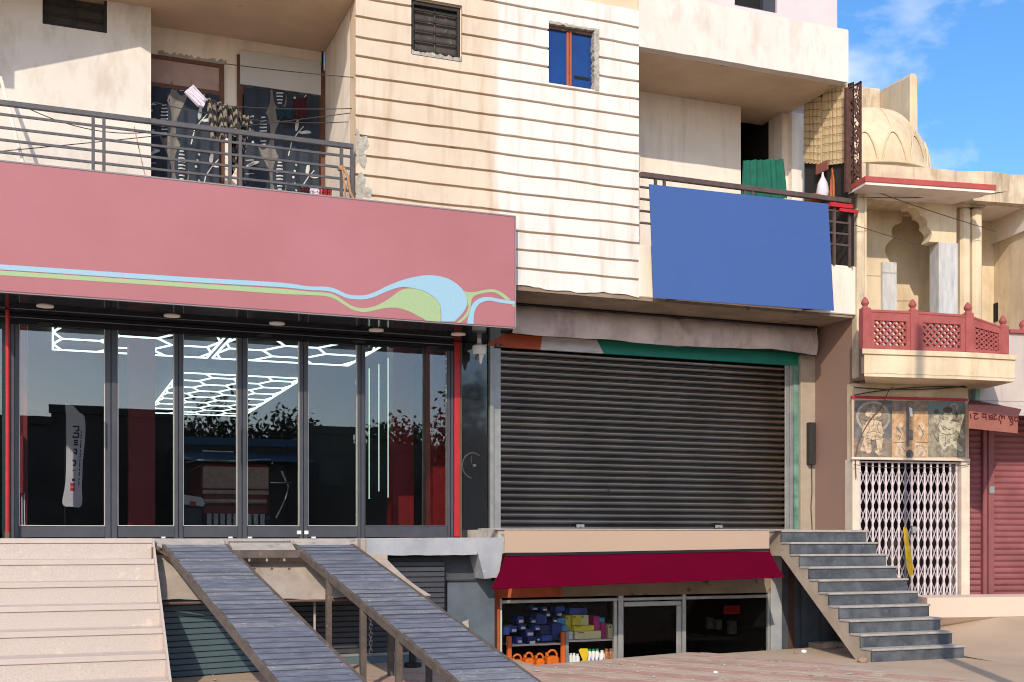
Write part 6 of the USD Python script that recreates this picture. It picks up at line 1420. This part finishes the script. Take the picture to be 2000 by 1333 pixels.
for st in gl_:
    pts = []
    for x, y in st:
        u, v = 1860 + x / 5.128, 740 + y / 5.128
        s_ = (u - 1892) / 96.0; vt = 803 + 12 * s_; vb = 837 + 10 * s_
        pts.append(quad(s_, min(.97, max(.03, (v - vt + 0) / (vb - vt)))) + (-.008 * np.array([0, 1.0, 0])))
    p3 = np.array(spline(pts, 4)) if len(pts) > 2 else np.array(pts)
    ms.append(tube(p3, .0085, 5))
put('lettering', ms, 'letter_maroon', AW2)
# cream kerb and earth bank before the right shop and gate
put('kerb', FT.w(hull([(A(1811, -.75), -.75, ZT(1811, 1168, -.75)), (A(2500, -.75), -.75, ZT(1811, 1168, -.75)), (A(1811, -.75), -.75, ZT(1811, 1207, -.75)), (A(2500, -.75), -.75, ZT(1811, 1207, -.75)), (A(1811, -.75), .0, ZT(1811, 1168, -.75)), (A(2500, -.75), .0, ZT(1811, 1168, -.75)), (A(1811, -.75), .0, GROUND), (A(2500, -.75), .0, GROUND)])), 'plinth_cream', None, 'plain cream raised kerb before the red shutter shop', 'kerb')
zk0 = ZT(1811, 1207, -.75) - .003
# bank of bare earth falling from the kerb to the street
na, nbk = 40, 26
grid = np.zeros((na, nbk, 3))
aS = SX1 - FT.o[0]
for i in range(na):
    for j in range(nbk):
        s_, t_ = i / (na - 1), j / (nbk - 1)
        a_ = A(1700, -.2) + .05 + (A(2500, -.75) + 2.5 - A(1700, -.2)) * s_ + .35 * t_ * (1 - s_)
        b_ = -.20 * (1 - min(1, s_ * 5)) - .755 * min(1, s_ * 5) - t_ * 3.0
        rise = min(1.0, .25 + s_ * 4.2)
        z_ = GROUND - .01 + (zk0 - GROUND) * rise * (1 - t_) ** 1.25 * (1 if t_ < 1 else 0)
        grid[i, j] = (a_, b_, z_ + .012 * (meshkit.fbm(np.array([a_ * 2.2, b_ * 2.2, 0]), 3, 3) - .5) * (1 - t_))
structure('earth_bank', FT.w(sheet(grid, .02)), 'ground_earth', smooth=True)
# utility pole by the street: out of the picture on the right, its shadow falls on the balcony, the mural and the gate
foot = np.array([11.40, -1.75, 0]) - 8.3 * np.array([math.sin(SUN_AZ), math.cos(SUN_AZ), 0])
UP = thing('utility_pole', 'slim concrete utility pole by the street, casting its shadow on the temple balcony', 'pole', (foot[0], foot[1], GROUND))
put('shaft', lathe([(0, GROUND), (.10, GROUND), (.065, 7.9), (0, 7.9)], 14, (foot[0], foot[1], 0)), 'tan_concrete', UP, smooth=40)
put('cap', lathe([(0, 7.9), (.075, 7.9), (.05, 7.96), (0, 7.97)], 14, (foot[0], foot[1], 0)), 'rail_grey', UP)

# grit and scraps lying about, far too small to count
gr_ = []
for i in range(260):
    p = np.array([1.2 + 7.6 * RNG.random(), -5.4 + 4.2 * RNG.random()])
    if not zone.contains(sg.Point(p)) and RNG.random() < .6: continue
    if pit.buffer(.03).contains(sg.Point(p)): continue
    r_ = .006 + .014 * RNG.random() ** 2
    m = trimesh.creation.icosphere(0, r_); m.vertices *= [1 + RNG.random(), 1 + RNG.random(), .6]; m.apply_translation((p[0], p[1], GROUND + .008 + r_ * .4)); gr_.append(m)
put('grit', gr_, 'broken_plaster', None, 'pale grit scattered over the pavement and bare ground', 'grit', kind='stuff')
